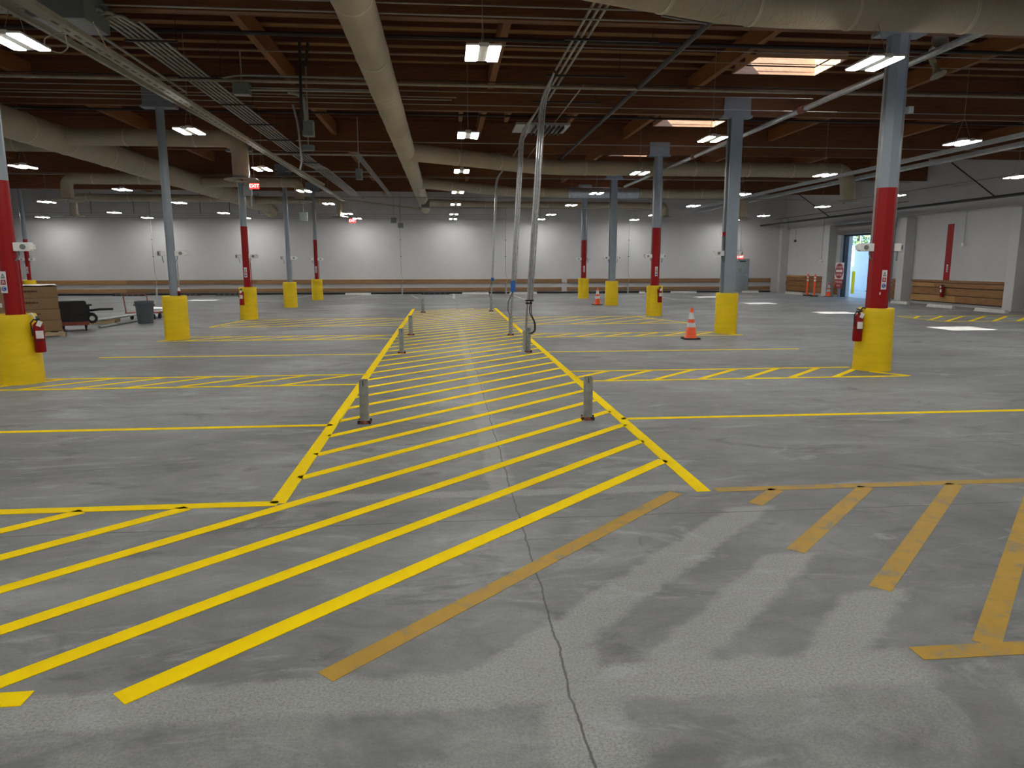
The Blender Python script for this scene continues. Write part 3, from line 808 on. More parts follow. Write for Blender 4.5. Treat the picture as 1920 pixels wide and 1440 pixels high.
for k, (px, py, _) in enumerate(DROP):
    g = G(px, py); yy = g.y+.05
    t = thing('conduit_drop', f'galvanised conduits dropping from roof to floor post, {names[k]} of three right of the aisle', 'conduit drop', (g.x, yy, 0))
    # the real drops lean: their feet sit inboard of where they leave the ceiling
    tops = W(topof(k)[0], topof(k)[1], yy); tx = tops.x-g.x; tz = tops.z
    lean = tx
    zb = (.42, 1.15, 1.2)[k]
    for q in range((3, 3, 2)[k]):
        off = (-.035+.045*q); z0 = (zb, 1.18, 1.18)[q] if k == 0 else zb
        if k == 0: z0 = (.42, .98, .98)[q]
        x0 = off+lean*(z0/tz)
        pts = [(x0, .02*q, z0), (off+lean*.99, .02*q, tz-.15), (XB[k]-g.x, .02*q-.25, 5.05)]
        MB().tube(bend(pts, .25, 5), (.022, .019, .016)[q] if k < 2 else .018, 10).build('conduit', 'galv', t, True)
    if k:
        MB().tube([(lean*.1-.02, 0, .48), (lean*(zb/tz), 0, zb)], .024, 10).build('lower_conduit', 'galvdull', t, True)
        MB().box((lean*(zb/tz)-.06, -.045, zb-.12), (lean*(zb/tz)+.05, .045, zb+(.14 if k == 1 else .0)), bev=.01).build('blue_tape', 'blue', t)
        MB().tube([(lean*.2, -.03, zb-.1), (-.06, -.03, .8), (-.07, -.03, .6), (-.02, -.03, .48)], .008, 8).build('cable', 'black', t, True)
    else:
        zc_ = .98
        MB().box((lean*.2-.075, -.05, zc_), (lean*.2+.075, .06, zc_+.03)).box((lean*.2-.07, -.05, zc_-.05), (lean*.2+.05, .06, zc_-.02)).build('strap', 'black', t)
        MB().tube(bend([(lean*.2+.02, -.02, zc_), (lean*.2+.0, -.03, .85), (.07, -.02, .74), (.16, -.02, .58), (.16, -.02, .42), (.10, -.02, .37), (.03, -.02, .38)], .1, 4), .010, 8).build('cable', 'black', t, True)
        MB().tube(bend([(lean*.2+.04, -.02, zc_), (lean*.2+.03, -.03, .85), (.1, -.04, .72), (.18, -.04, .56), (.175, -.04, .41), (.11, -.04, .36), (.03, -.04, .37)], .1, 4), .008, 8).build('cable', 'black', t, True)
        MB().cyl((-.03, 0, .0), (-.03, 0, .42), .032, n=16).cyl((-.045, 0, .0), (-.045, 0, .06), .07, .035, n=16).cyl((-.075, -.02, .38), (-.02, -.02, .38), .022, n=10).build('foot_pipe', 'galv', t, True)

# ------------------------------------------------------------------ short steel posts along the aisle
def post():
    t = thing('steel_post', '', 'post')
    m = MB(); n = 16; r = .05
    m.lathe([(r-.006, .02), (r, .02), (r, .47), (r-.006, .47), (r-.006, .02)], n=24)
    m.build('tube', 'galvdull', t, True)
    MB().box((-.004, -r-.002, .41), (.004, -r+.004, .47)).build('slot', 'black', t)
    MB().cyl((0, 0, .0), (0, 0, .012), .078, n=8).build('base_plate', 'rust', t)
    b_ = MB()
    for q in range(4):
        a = R(45+90*q); b_.cyl((.085*math.cos(a), .085*math.sin(a), 0), (.085*math.cos(a), .085*math.sin(a), .035), .012, n=6)
        b_.box((.05*math.cos(a)-.025, .05*math.sin(a)-.012, .012), (.05*math.cos(a)+.025, .05*math.sin(a)+.012, .03), rot=Matrix.Rotation(a, 3, 'Z'))
    b_.build('anchor_bolts', 'dark', t)
    MB().cyl((-.01, 0, .012), (-.01, 0, .032), .07, .056, n=14).build('weld_collar', 'rust', t)
    return t
p0 = None
PL = [(683, 795, 'short grey steel post on the left aisle edge, nearest the camera'), (1104, 788, 'short grey steel post on the right aisle edge, nearest the camera'),
      (753, 663, 'second short steel post on the left side of the aisle'), (770, 629, 'third short steel post on the left side of the aisle'),
      (991, 661, 'short steel post beside the nearest conduit drop'), (958, 629, 'short steel post under the middle conduit drop'),
      (793, 586, 'farthest short steel post on the left side of the aisle'), (921, 584, 'short steel post under the farthest conduit drop')]
for px, py, lab in PL:
    g = G(px, py); loc = (g.x, g.y+.06, 0)
    if p0 is None: p0 = post(); p0.location = loc; p0['label'] = lab
    else: dup(p0, loc, random.uniform(-.3, .3), lab)
g = G(499, 552); dup(p0, (g.x, g.y, 0), 0, 'short steel post standing near the far wall, right of the third left column')

# ------------------------------------------------------------------ cones and delineators
def cone():
    t = thing('traffic_cone', '', 'traffic cone')
    MB().prism([(-.18, -.15), (-.15, -.18), (.15, -.18), (.18, -.15), (.18, .15), (.15, .18), (-.15, .18), (-.18, .15)], 0, .03).build('base', 'rubber', t)
    z = lambda h: .135-(.135-.028)*(h-.03)/.67
    def ring(h0, h1, nm, mt, e=0.0): MB().lathe([(z(h0)+e, h0), (z(h1)+e, h1)], n=32).build(nm, mt, t, True)
    MB().lathe([(.145, .03), (z(.045), .045), (z(.70), .70), (.02, .705), (.018, .66)], n=32).build('body', 'orange', t, True)
    MB().lathe([(z(.27)+.002, .27), (z(.37)+.002, .37)], n=32).build('reflective_band', 'reflect', t, True)
    MB().lathe([(z(.45)+.002, .45), (z(.60)+.002, .60)], n=32).build('reflective_band', 'reflect', t, True)
    return t
g = G(1300, 637); c0 = cone(); c0.location = (g.x, g.y+.18, 0); c0['label'] = 'orange traffic cone with two white bands left of the second right yellow guard'
g = G(1134, 573); dup(c0, (g.x-.22, g.y+.42, 0), .3, 'orange traffic cone half hidden behind the fourth right yellow guard')
g = V(1553, 556, 19.7); dup(c0, (19.7, g.y, 0), .2, 'orange traffic cone against the right wall near the open door')
def delin():
    t = thing('delineator_post', '', 'delineator post')
    MB().prism([(.2*math.cos(R(45*q+22)), .2*math.sin(R(45*q+22))) for q in range(8)], 0, .05).build('base', 'rubber', t)
    MB().lathe([(.052, .05), (.05, 1.06), (.035, 1.10), (.03, 1.14), (0, 1.15)], n=20).build('tube', 'orange', t, True)
    for z in (.78, .93): MB().lathe([(.053, z), (.053, z+.09)], n=20).build('reflective_band', 'reflect', t, True)
    return t
g = G(1526, 556); d0 = delin(); d0.location = (g.x, g.y, 0); d0['label'] = 'orange delineator post by the right wall, the nearer and brighter of two'
g = G(1519, 555); dup(d0, (g.x-.05, g.y+.25, 0), .2, 'orange delineator post by the right wall, the left and farther of two')

# ------------------------------------------------------------------ far wall fittings
def rail_seg(px0, px1, z0, z1, label):
    a = W(px0, 530, YW).x; c = W(px1, 530, YW).x
    tag(MB().box((a, YW-.09, z0), (c, YW-.001, z1), bev=.006).build('bump_rail', 'rail'), label, 'bump rail')
for zz, nm in (((.60, .83), 'upper'), ((.15, .35), 'lower')):
    rail_seg(-160, 1053, *zz, f'{nm} wooden bump rail on the far wall, left of the white gap')
    rail_seg(1063, 1376, *zz, f'{nm} wooden bump rail on the far wall, between the white gap and the grey door')
    rail_seg(1403, 1443, *zz, f'{nm} short wooden bump rail right of the grey door')
a, c = W(1377, 500, YW).x, W(1402, 500, YW).x; zt = W(1390, 487, YW).z
t = struct(MB().box((a, YW-.06, 0), (c, YW-.001, zt), bev=.01).build('door_1', 'doorgrey'))
MB().box((a-.06, YW-.07, 0), (a, YW-.001, zt+.06)).box((c, YW-.07, 0), (c+.06, YW-.001, zt+.06)).box((a, YW-.07, zt), (c, YW-.001, zt+.06)).build('door_frame', 'doorgrey', t)
MB().box(((a+c)/2-.12, YW-.085, zt-.13), ((a+c)/2+.25, YW-.055, zt-.05)).build('door_closer', 'dark', t)
MB().box(((a+c)/2-.18, YW-.065, zt-.75), ((a+c)/2+.02, YW-.058, zt-.5)).build('notice', 'boxgrey', t)
MB().box((c-.12, YW-.12, 1.0), (c-.05, YW-.05, 1.06)).build('door_handle', 'galv', t)
def exit_sign(loc, label, rod=1.0, s=1.0, rz=0):
    t = thing('exit_sign', label, 'exit sign', loc, rz)
    MB().box((-.16, -.025, -.1), (.16, .025, .1), bev=.006).build('case', 'exitred', t)
    letters('EXIT', .17, 'exitwhite', t, (0, -.028, 0), FACE)
    if rod: MB().cyl((0, 0, .1), (0, 0, .1+rod), .01, n=8).build('stem', 'conduit', t)
    t.scale = (s, s, s)
p = W(477, 349, 17.8); exit_sign(p, 'red illuminated EXIT sign hanging beside the third left column', 1.6, .66)
p = W(661, 414, 38.0); exit_sign(p, 'small red EXIT sign hanging far back near the centre left', .9)
p = W(1388, 482, YW-.06); exit_sign(p, 'red EXIT sign above the grey door in the far wall', 1.9)
WS = [(212, 270, 'k'), (330, 376, 'k'), (405, 449, 'k'), (647, 696, 'w'), (790, 843, 'k'), (866, 917, 'w'), (955, 1007, 'w'), (1105, 1134, 'k'), (1198, 1210, 'w'), (1257, 1306, 'w'), (1390, 1422, 'w')]
refs = ['behind the red-handled trolley', 'right of the second left column', 'left of the third left yellow guard', 'right of the farthest left yellow guard', 'left of the aisle centre line', 'directly beyond the aisle',
        'just right of the conduit drops', 'between the fourth and farthest right yellow guards', 'left of the third right yellow guard', 'left of the second right yellow guard', 'in front of the grey door']
for (x0, x1, kd), rf in zip(WS, refs):
    a = G(x0, 552.5-(x0-800)*.0035); c = G(x1, 552.5-(x1-800)*.0035); yy = 40.75
    a = W(x0, 550, yy).x; c = W(x1, 550, yy).x
    m = MB().hexa([(a, yy-.08, 0), (c, yy-.08, 0), (c, yy+.08, 0), (a, yy+.08, 0)], [(a+.03, yy-.04, .11), (c-.03, yy-.04, .11), (c-.03, yy+.04, .11), (a+.03, yy+.04, .11)])
    if kd == 'k':
        t = thing('wheel_stop', f'dark rubber wheel stop at the far wall, {rf}', 'wheel stop', (0, 0, 0)); m.build('block', 'rubber', t)
        s = MB(); k = int((c-a)/.3)
        for q in range(k):
            xx = a+.15+.3*q; s.box((xx-.04, yy-.083, .015), (xx+.04, yy-.078, .035))
            s.box((xx-.04, yy-.062, .06), (xx+.04, yy-.055, .09))
        s.build('reflective_marks', 'boxgrey', t)
    else: tag(m.build('wheel_stop', 'concrete'), f'pale concrete wheel stop at the far wall, {rf}', 'wheel stop')
# right wall wheel stops
for p0_, p1_, lab in (((1672, 568), (1703, 571), 'pale wheel stop by the right wall beside the middle pilaster'), ((1740, 573), (1788, 579), 'pale wheel stop in front of the plank panel under the extinguisher'),
                      ((1829, 582), (1888, 588), 'pale wheel stop before the nearest pilaster on the right wall'), ((1474, 548), (1503, 551), 'pale wheel stop in the far right corner')):
    A = G(*p0_); C_ = G(*p1_); A.x = C_.x = min(A.x, C_.x, 19.4)
    A.y = V(p0_[0], p0_[1], A.x).y; C_.y = V(p1_[0], p1_[1], A.x).y; xx = A.x; ya, yb = A.y, C_.y
    tag(MB().hexa([(xx-.08, ya, 0), (xx+.08, ya, 0), (xx+.08, yb, 0), (xx-.08, yb, 0)], [(xx-.05, ya-.03, .11), (xx+.05, ya-.03, .11), (xx+.05, yb+.03, .11), (xx-.05, yb+.03, .11)]).build('wheel_stop', 'concrete'), lab, 'wheel stop')
# cable drops along the far wall
for px, lab in ((289, 'left of the second left column'), (752, 'left of the aisle'), (948, 'right of the aisle'), (1178, 'right of the fourth right column')):
    x = W(px, 500, 40.9).x
    t = thing('cable_drop', f'conduit and cable drop at the far wall, {lab}', 'cable drop', (x, 40.9, 0))
    MB().cyl((0, 0, 1.2), (0, 0, 5.0), .018, n=8).build('conduit', 'conduit', t, True)
    MB().tube(bend([(0, -.02, 1.25), (.03, -.02, 1.05), (.10, -.02, .9), (.06, -.02, .7), (.02, -.02, .55)], .1, 3), .014, 6).build('cable', 'pallet', t, True)
    MB().cyl((.02, 0, 0), (.02, 0, .55), .05, n=12).build('foot_post', 'galvdull', t, True)
    MB().box((-.04, -.02, 3.0), (.04, .02, 3.03)).box((-.04, -.02, 2.1), (.04, .02, 2.13)).build('clamps', 'dark', t)
# grey electrical boxes hung from the ceiling
def ebox(px0, py0, px1, py1, y, label, depth=.2, mat='boxgrey', rod=True):
    a = W(px0, py1, y); c = W(px1, py0, y)
    t = thing('electrical_box', label, 'electrical box', ((a.x+c.x)/2, y, a.z)); wd = (c.x-a.x)/2; hh = c.z-a.z
    MB().box((-wd, 0, 0), (wd, depth, hh), bev=.006).build('case', mat, t)
    MB().box((-wd*.9, -.006, hh*.05), (wd*.9, 0, hh*.95)).build('cover', mat, t)
    if rod: MB().cyl((0, depth/2, hh), (0, depth/2, 5.5-a.z), .014, n=8).build('stem', 'conduit', t)
ebox(567, 225, 586, 254, 14.5, 'grey electrical box hanging left of the middle duct, upper one')
ebox(567, 271, 587, 281, 17.0, 'small grey electrical box hanging below the upper box left of the duct')
ebox(436, 155, 466, 176, 14.0, 'grey junction box above the left conduit bundle')
ebox(667, 316, 678, 336, 19.8, 'grey electrical box at the end of the pale pipe left of the duct')
ebox(790, 376, 805, 390, 35.5, 'grey electrical box below the far end of the middle duct')
ebox(733, 408, 743, 418, 39.5, 'small grey box before the far wall, left one of a pair')
ebox(746, 418, 756, 427, 39.5, 'small grey box before the far wall, right one of a pair')
ebox(456, 347, 471, 367, CY[2]-.18, 'pale grey electrical box on the third left column', .08, 'whitesteel', False)
ebox(561, 398, 576, 415, 30.6, 'grey box hanging near the fourth left column', .1)
ebox(1703, 199, 1714, 212, CY[0]-.05, 'small pale junction box on the right side of the nearest right column', .08, 'whitesteel', False)
p = W(471, 345, CY[2]-.15)
pipe([W(468, 320, CY[2]-.15), W(472, 388, CY[2]-.15)], .025, 'short pale vertical conduit beside the electrical box on the third left column', 'whitesteel')
# red fire alarm box
a = W(1355, 434, CY[1]-.16)
t = thing('alarm_box', 'small red alarm box with pale side on the second right column', 'alarm box', (a.x, CY[1]-.2, a.z-.06))
MB().box((-.02, 0, -.05), (.06, .1, .05), bev=.004).build('case', 'red', t); MB().box((-.05, .0, -.05), (-.02, .1, .05)).build('side_cover', 'white', t)
# horn speakers
def horn(loc, rx, rz, lab):
    t = thing('horn_speaker', lab, 'loudspeaker', loc); t.rotation_euler = (rx, 0, rz)
    MB().lathe([(.03, -.25), (.05, -.2), (.05, -.12), (.035, -.1), (.05, 0), (.085, .07), (.125, .11), (.13, .115), (.12, .11), (.075, .06), (.04, 0), (0, -.05)], n=28).build('horn', 'strut', t, True)
    MB().box((-.02, -.02, -.35), (.02, .02, -.22)).build('bracket', 'galvdull', t)
horn(W(1757, 83, 11.4), R(78), R(-15), 'beige horn loudspeaker facing the camera, upper one near the nearest right column')
horn(W(1755, 130, 11.9), R(155), R(25), 'beige horn loudspeaker pointing down, lower one near the nearest right column')
# dark vertical strut hanging left
for px0, py0, px1, py1, y, lab in ((561, 68, 566, 245, 13.6, 'dark vertical strut hanging left of the middle duct'), (577, 80, 573, 125, 12.2, 'short dark strut beside the long vertical strut')):
    pipe([W(px0, py0, y), W(px1, py1, y)], .025, lab, 'dark', 'hanging_strut', 'strut')
pipe([W(540, 173, 14.2), W(570, 180, 14.2), W(573, 226, 14.2)], .03, 'pale flexible conduit bending down into the upper grey box', 'conduit', rad=.12)
pipe([W(549, 196, 16.0), W(558, 230, 16), W(566, 300, 16), W(563, 318, 16)], .022, 'long curved pale cable left of the hanging boxes', 'conduit', rad=.4)
pipe([W(400, 150, 14.1), W(440, 142, 14.1), W(460, 141, 14.1), W(700, 148, 14.1)], .022, 'pale conduit rising from the bundle and crossing to the middle duct', 'conduit', rad=.3)
pipe([W(463, 168, 14.05), W(700, 172, 14.05)], .022, 'pale conduit leaving the junction box toward the middle duct', 'conduit')
pipe(bend([G(120, 60, 4.5), G(82, 70, 4.4), G(85, 92, 4.35), G(115, 101, 4.35), G(128, 90, 4.4), G(118, 45, 4.45)], .3, 6), .008, 'loop of pale cable hanging under the slotted beam', 'strut', 'hanging_cable', 'cable')
pipe([W(1240, 30, 10.2), W(1325, 45, 10.2)], .012, 'short pale conduit stub under the near duct', 'conduit')
# round metal unit near the second-bay opening
t = thing('roof_vent_frame', 'galvanised vent unit with ribs set in the roof right of the aisle', 'vent', (0, 0, 0))
a = W(968, 216, 17.2); c = W(1070, 233, 17.2)
m = MB().box((a.x, 17.2, c.z-.02), (c.x, 18.3, c.z+.03)); m.build('frame', 'galv', t)
for q in range(7): MB().box((a.x+.45+.11*q, 17.25, c.z-.09), (a.x+.48+.11*q, 18.2, c.z-.02)).build('rib', 'dark', t)

# ------------------------------------------------------------------ right wall fittings
ZP = V(1750, 525, 20.1).z
def plank_panel(y0, y1, label, gold):
    t = thing('plank_panel', label, 'wall panel', (XR, (y0+y1)/2, 0)); L = (y1-y0)/2
    rows = [(.14, .40), (.42, .70), (.73, .90), (.92, ZP)]
    m = MB(); m2 = MB()
    for r, (z0, z1) in enumerate(rows):
        cut = random.uniform(-.2, .5)*L
        (m if not (gold and r in (2,)) else m).box((-.11, -L+random.uniform(0, .12), z0), (-.02, cut, z1), bev=.006)
        (m2 if r in gold else m).box((-.11, cut+.004, z0), (-.02, L-random.uniform(0, .12), z1), bev=.006)
    m.build('planks', 'panelwood', t)
    if len(m2.b.verts): m2.build('pale_planks', 'panelwood2', t)
    MB().box((-.02, -L, .1), (-.001, L, ZP-.01)).build('backing', 'black', t)
plank_panel(24.0, 29.55, 'brown plank wall panel between the two nearest pilasters, behind the wheel stops', (0, 2))
plank_panel(17.8, 23.3, 'brown plank wall panel at the far right edge of the view', (1,))
plank_panel(30.2, 30.95, 'narrow plank panel between the open door and the nearer pilaster', ())
plank_panel(DY1+.16, 35.88, 'small plank panel beside the open door behind the warning sign', (1, 2))
plank_panel(36.45, 41.1, 'plywood and plank panel in the far right corner behind the delineators', (3,))
# red painted stripe on the wall
a = V(1783, 420, 20.25)
y0 = V(1790, 422, 20.25).y; y1 = V(1778, 422, 20.25).y
MB().box((XR-.004, y0, ZP), (XR, y1, a.z)).build('red_wall_stripe', 'red', wr)
p = V(1773, 503, 20.17)
t = abc((XR-.008, (y0+y1)/2, p.z), 'white ABC sign on the red stripe of the right wall'); t.rotation_euler = (0, 0, R(-90))
# conduit drops on right wall
for px, py0, py1, xx, lab in ((1818, 350, 455, 20.18, 'conduit with small socket hanging down the right wall beside the red stripe'), (1493, 425, 450, 20.18, 'small black box hanging on a rod in the far right corner'), (1545, 420, 487, 19.75, 'conduit and outlet on the farther pilaster')):
    a = V(px, py0, xx); c = V(px-4, py1, xx)
    t = thing('wall_conduit', lab, 'conduit', (xx, a.y, 0))
    MB().cyl((0, 0, c.z), (0, 0, a.z+.3), .015, n=8).build('conduit', 'galvdull', t, True)
    MB().box((-.06, -.06, c.z-.12), (.04, .06, c.z), bev=.006).build('outlet_box', 'black' if px == 1493 else 'white', t)
for py in (372, 385):
    a = V(1890, py-10, 19.8); 
pipe([(19.1, 12, 4.62), (19.1, 33, 4.62)], .018, 'thin pale conduit running high along the right wall', 'conduit')
pipe([(19.0, 28.5, 4.2), (19.0, 40.5, 4.2)], .012, 'thin dark cable strung between the right wall pilasters', 'dark')
# roll-up door
t = struct(bpy.data.objects.new('door_2', None)); COL.objects.link(t)
zr = V(1650, 405, 19.7).z
MB().cyl((19.95, DY0-.15, DZ+.22), (19.95, DY1+.15, DZ+.22), .27, n=32).build('door_roll', 'slat', t, True)
sl = MB()
for q in range(20):
    a = 2*math.pi*q/20; sl.box((19.95+.27*math.cos(a)-.006, DY0-.12, DZ+.22+.27*math.sin(a)-.006), (19.95+.27*math.cos(a)+.006, DY1+.12, DZ+.22+.27*math.sin(a)+.006))
sl.build('roll_slats', 'boxgrey', t)
MB().box((20.0, DY0-.14, 0), (XR+.02, DY0, DZ+.1)).build('door_track', 'colgrey', t)
MB().box((20.0, DY1, 0), (XR+.02, DY1+.14, DZ+.1)).build('door_track', 'colgrey', t)
MB().box((20.1, DY1-.10, 0), (XR+.05, DY1, DZ)).box((20.1, DY0, DZ-.12), (XR+.05, DY1, DZ)).build('door_seal', 'black', t)
MB().box((19.6, DY0-.2, DZ+.42), (XR, DY1+.2, DZ+.52)).build('door_hood', 'boxgrey', t)
# do not enter sign with wrong way plate, stands by the door
gx = 20.0; gy = V(1573, 520, gx).y
t = thing('warning_sign', 'round red DO NOT ENTER sign above a WRONG WAY plate beside the open door', 'sign', (gx, gy, 0), R(-90))
zs = V(1573, 508, gx).z; zw = V(1572, 532, gx).z
MB().box((-.40, -.006, zs-.42), (.40, .006, zs+.42), bev=.004).build('square_plate', 'signwhite', t)
MB().cyl((0, -.007, zs), (0, -.010, zs), .38, n=40).build('red_disc', 'signred', t)
MB().box((-.30, -.014, zs-.06), (.30, -.0105, zs+.06)).build('white_bar', 'signwhite', t)
letters('DO NOT', .17, 'signwhite', t, (0, -.012, zs+.18), FACE); letters('ENTER', .17, 'signwhite', t, (0, -.012, zs-.2), FACE)
MB().box((-.36, -.006, zw-.22), (.36, .006, zw+.22), bev=.004).build('lower_plate', 'signred', t)
letters('WRONG', .17, 'signwhite', t, (0, -.009, zw+.09), FACE); letters('WAY', .17, 'signwhite', t, (0, -.009, zw-.10), FACE)
MB().box((-.04, .006, 0), (.04, .03, zs+.2)).build('stand', 'galvdull', t)
p = V(1698, 512, 19.3)
t = tag(MB().cyl((20.12, V(1700,511,20.2).y, 1.28), (20.24, V(1700,511,20.2).y, 1.28), .09, n=20).build('round_wall_fitting', 'white', None, True), 'round white fitting on the right wall behind the middle pilaster', 'wall fitting')

# ------------------------------------------------------------------ outside
M['asphalt'] = plain('outdoor_concrete', (.45, .47, .48), .8, var=.1, scale=1)
struct(MB().box((XR+.3, 10, -.2), (60, 70, -.001)).build('ground_outside', 'asphalt'))
M['outwall'] = plain('pale_outdoor_wall', (.60, .68, .72), .8, var=.04, scale=1)
t = thing('boundary_wall', 'pale blue-white outdoor wall seen through the open roll-up door', 'wall', (0, 0, 0))
zo = V(1610, 461, 25.6).z
MB().box((25.6, 20, 0), (25.9, 64, zo-.05)).build('wall_slab', 'outwall', t); MB().box((25.55, 20, zo-.05), (25.95, 64, zo+.03)).build('coping', 'concrete', t)
g = G(1600, 556); g = V(1600, 556, 23.5)
tag(MB().lathe([(.085, 0), (.085, 1.2), (.06, 1.26), (0, 1.28)], (23.0, V(1600, 520, 23.0).y, 0), 20).build('bollard', 'guard', None, True), 'yellow bollard standing outside the open roll-up door', 'bollard')
# foliage behind the wall
M['leaf'] = plain('green_leaves', (.10, .20, .05), .6, var=.5, scale=3)
M['bark'] = plain('grey_bark', (.12, .09, .07), .9, var=.2)
def tree(x, y, s, lab):
    t = thing('tree', lab, 'tree', (x, y, 0))
    MB().tube([(0, 0, 0), (.1, 0, 2), (0, .1, 4)], .15, 8, True, [.2, .15, .08]).build('trunk', 'bark', t, True)
    m = MB(); rnd = random.Random(int(x*10+y))
    for q in range(1500):
        v = Vector((rnd.gauss(0, 1), rnd.gauss(0, 1), rnd.gauss(0, .8))); v = v.normalized()*rnd.uniform(.45, 1)*s
        c = Vector((0, 0, 3.6))+v; u = Vector((rnd.uniform(-1, 1), rnd.uniform(-1, 1), rnd.uniform(-1, 1))).normalized()*.14; w_ = u.orthogonal().normalized()*.09
        m.b.faces.new([m.b.verts.new(c-u), m.b.verts.new(c+w_), m.b.verts.new(c+u), m.b.verts.new(c-w_)])
    o = m.build('foliage', 'leaf', t)
tree(31, 52, 2.6, 'leafy green tree behind the outdoor wall, left of the pole'); tree(31.5, 46.5, 2.8, 'leafy green tree behind the outdoor wall, right of the pole'); tree(33, 41.0, 2.6, 'leafy green tree behind the outdoor wall, beside the red column')
a = V(1614, 450, 27)
tag(MB().cyl((27, a.y, 0), (27, a.y, 9), .05, n=10).build('pole', 'whitesteel', None, True), 'thin white pole in front of the trees outside', 'pole')
a = V(1630, 540, 24)
t = thing('hand_cart', 'tall dark hand cart standing outside at the door edge, half hidden by the red column', 'hand cart', (24, a.y, 0))
MB().tube([(0, 0, .15), (0, 0, 1.3), (0, .2, 1.32)], .02, 8).tube([(0, -.35, .15), (0, -.35, 1.3), (0, .2, 1.32)], .02, 8).build('frame', 'whitesteel', t, True)
MB().cyl((-.04, 0, .13), (.04, 0, .13), .13, n=20).build('wheel', 'rubber', t, True)
MB().box((-.2, -.4, .12), (.1, .05, .16)).build('foot_plate', 'dark', t)

# ------------------------------------------------------------------ left group: boxes, crates, trolley, bin
def pallet(name, label, loc, rz, w=1.15, d=1.0):
    t = thing(name, label, 'pallet', loc, rz)
    m = MB()
    for q in range(6):
        x = -w/2+.09+(w-.18)*q/5; m.box((x-.05, -d/2, .10), (x+.05, d/2, .12))
    m.build('deck_boards', 'pallet', t)
    m = MB()
    for q in (-1, 0, 1): m.box((-w/2, q*(d/2-.03)-.02, .015), (w/2, q*(d/2-.03)+.02, .10))
    m.build('stringers', 'pallet', t)
    m = MB()
    for q in (-1, 0, 1): m.box((q*(w/2-.06)-.05, -d/2, 0), (q*(w/2-.06)+.05, d/2, .015))
    m.build('bottom_boards', 'pallet', t)
    return t
cr = G(121, 630)                         # right front corner of the loaded pallet
BW, BD, rz = 1.35, 1.15, R(29)
ux = Vector((math.cos(rz), math.sin(rz), 0)); uy = Vector((-math.sin(rz), math.cos(rz), 0))
ctr = Vector((cr.x, cr.y, 0))-ux*BW/2+uy*BD/2
pallet('pallet', 'wooden pallet under the stack of brown cardboard cartons', ctr, rz, BW+.04, BD+.04)
ztop = W(105, 537, cr.y).z
hb = (ztop-.125)/4
for q in range(4):
    z = .125+hb*q
    sh = random.uniform(-.01, .01)-.012*q
    t = thing('cardboard_box', f'brown printed carton, {["bottom one", "second from the bottom", "third from the bottom", "top one"][q]} of the stack behind the left yellow guard', 'cardboard box', ctr+ux*sh+Vector((0, 0, z)), rz)
    MB().box((-BW/2+.02, -BD/2+.02, .002), (BW/2-.02, BD/2-.02, hb-.003), bev=.006).build('carton', 'card', t)
    fy = -BD/2+.018
    cx = .10; cz = hb*.58
    mk = MB(); mt = Matrix.Translation((0, fy, 0)) @ Matrix.Rotation(R(90), 4, 'X')
    for s_ in (-1, 1): mk.prism([(cx+s_*.17, cz), (cx+s_*.125, cz+.018), (cx+s_*.125, cz-.018)], 0, .002, mt)
    for i_, w_ in enumerate((-.105, -.072, -.04, -.008, .026, .06, .094)):
        hh = (.02, .028, .024, .032, .024, .028, .02)[i_]
        mk.prism([(cx+w_-.013, cz-hh*.7), (cx+w_+.011, cz-hh*.7), (cx+w_+.013, cz+hh*.8), (cx+w_-.010, cz+hh)], 0, .002, mt)
    mk.prism([(cx-.125, cz+.010), (cx+.125, cz+.010), (cx+.125, cz+.016), (cx-.125, cz+.016)], 0, .0015, mt)
    mk.prism([(cx-.125, cz-.016), (cx+.125, cz-.016), (cx+.125, cz-.010), (cx-.125, cz-.010)], 0, .0015, mt)
    mk.build('printed_mark', 'ink', t)
    MB().prism([(cx-.05, cz-.055), (cx+.05, cz-.055), (cx+.05, cz-.047), (cx-.05, cz-.047)], 0, .0015, mt).build('printed_line', 'inkred', t)
    if q == 2: MB().prism([(-.52, hb*.25), (-.44, hb*.25), (-.44, hb*.62), (-.52, hb*.62)], 0, .0015, mt).build('shipping_label', 'signwhite', t)
t = thing('plastic_sheet', 'crumpled white sheet lying on top of the carton stack', 'sheet', ctr+Vector((0, 0, .125+hb*4)), rz)
m = MB(); nn = 9; vs = []
for a in range(nn):
    for c in range(nn):
        vs.append(m.b.verts.new(((a/(nn-1)-.5)*(BW-.1), (c/(nn-1)-.5)*(BD-.1), .006+random.uniform(0, .035))))
for a in range(nn-1):
    for c in range(nn-1): m.b.faces.new((vs[a*nn+c], vs[(a+1)*nn+c], vs[(a+1)*nn+c+1], vs[a*nn+c+1]))
o = m.build('film', 'signwhite', t)
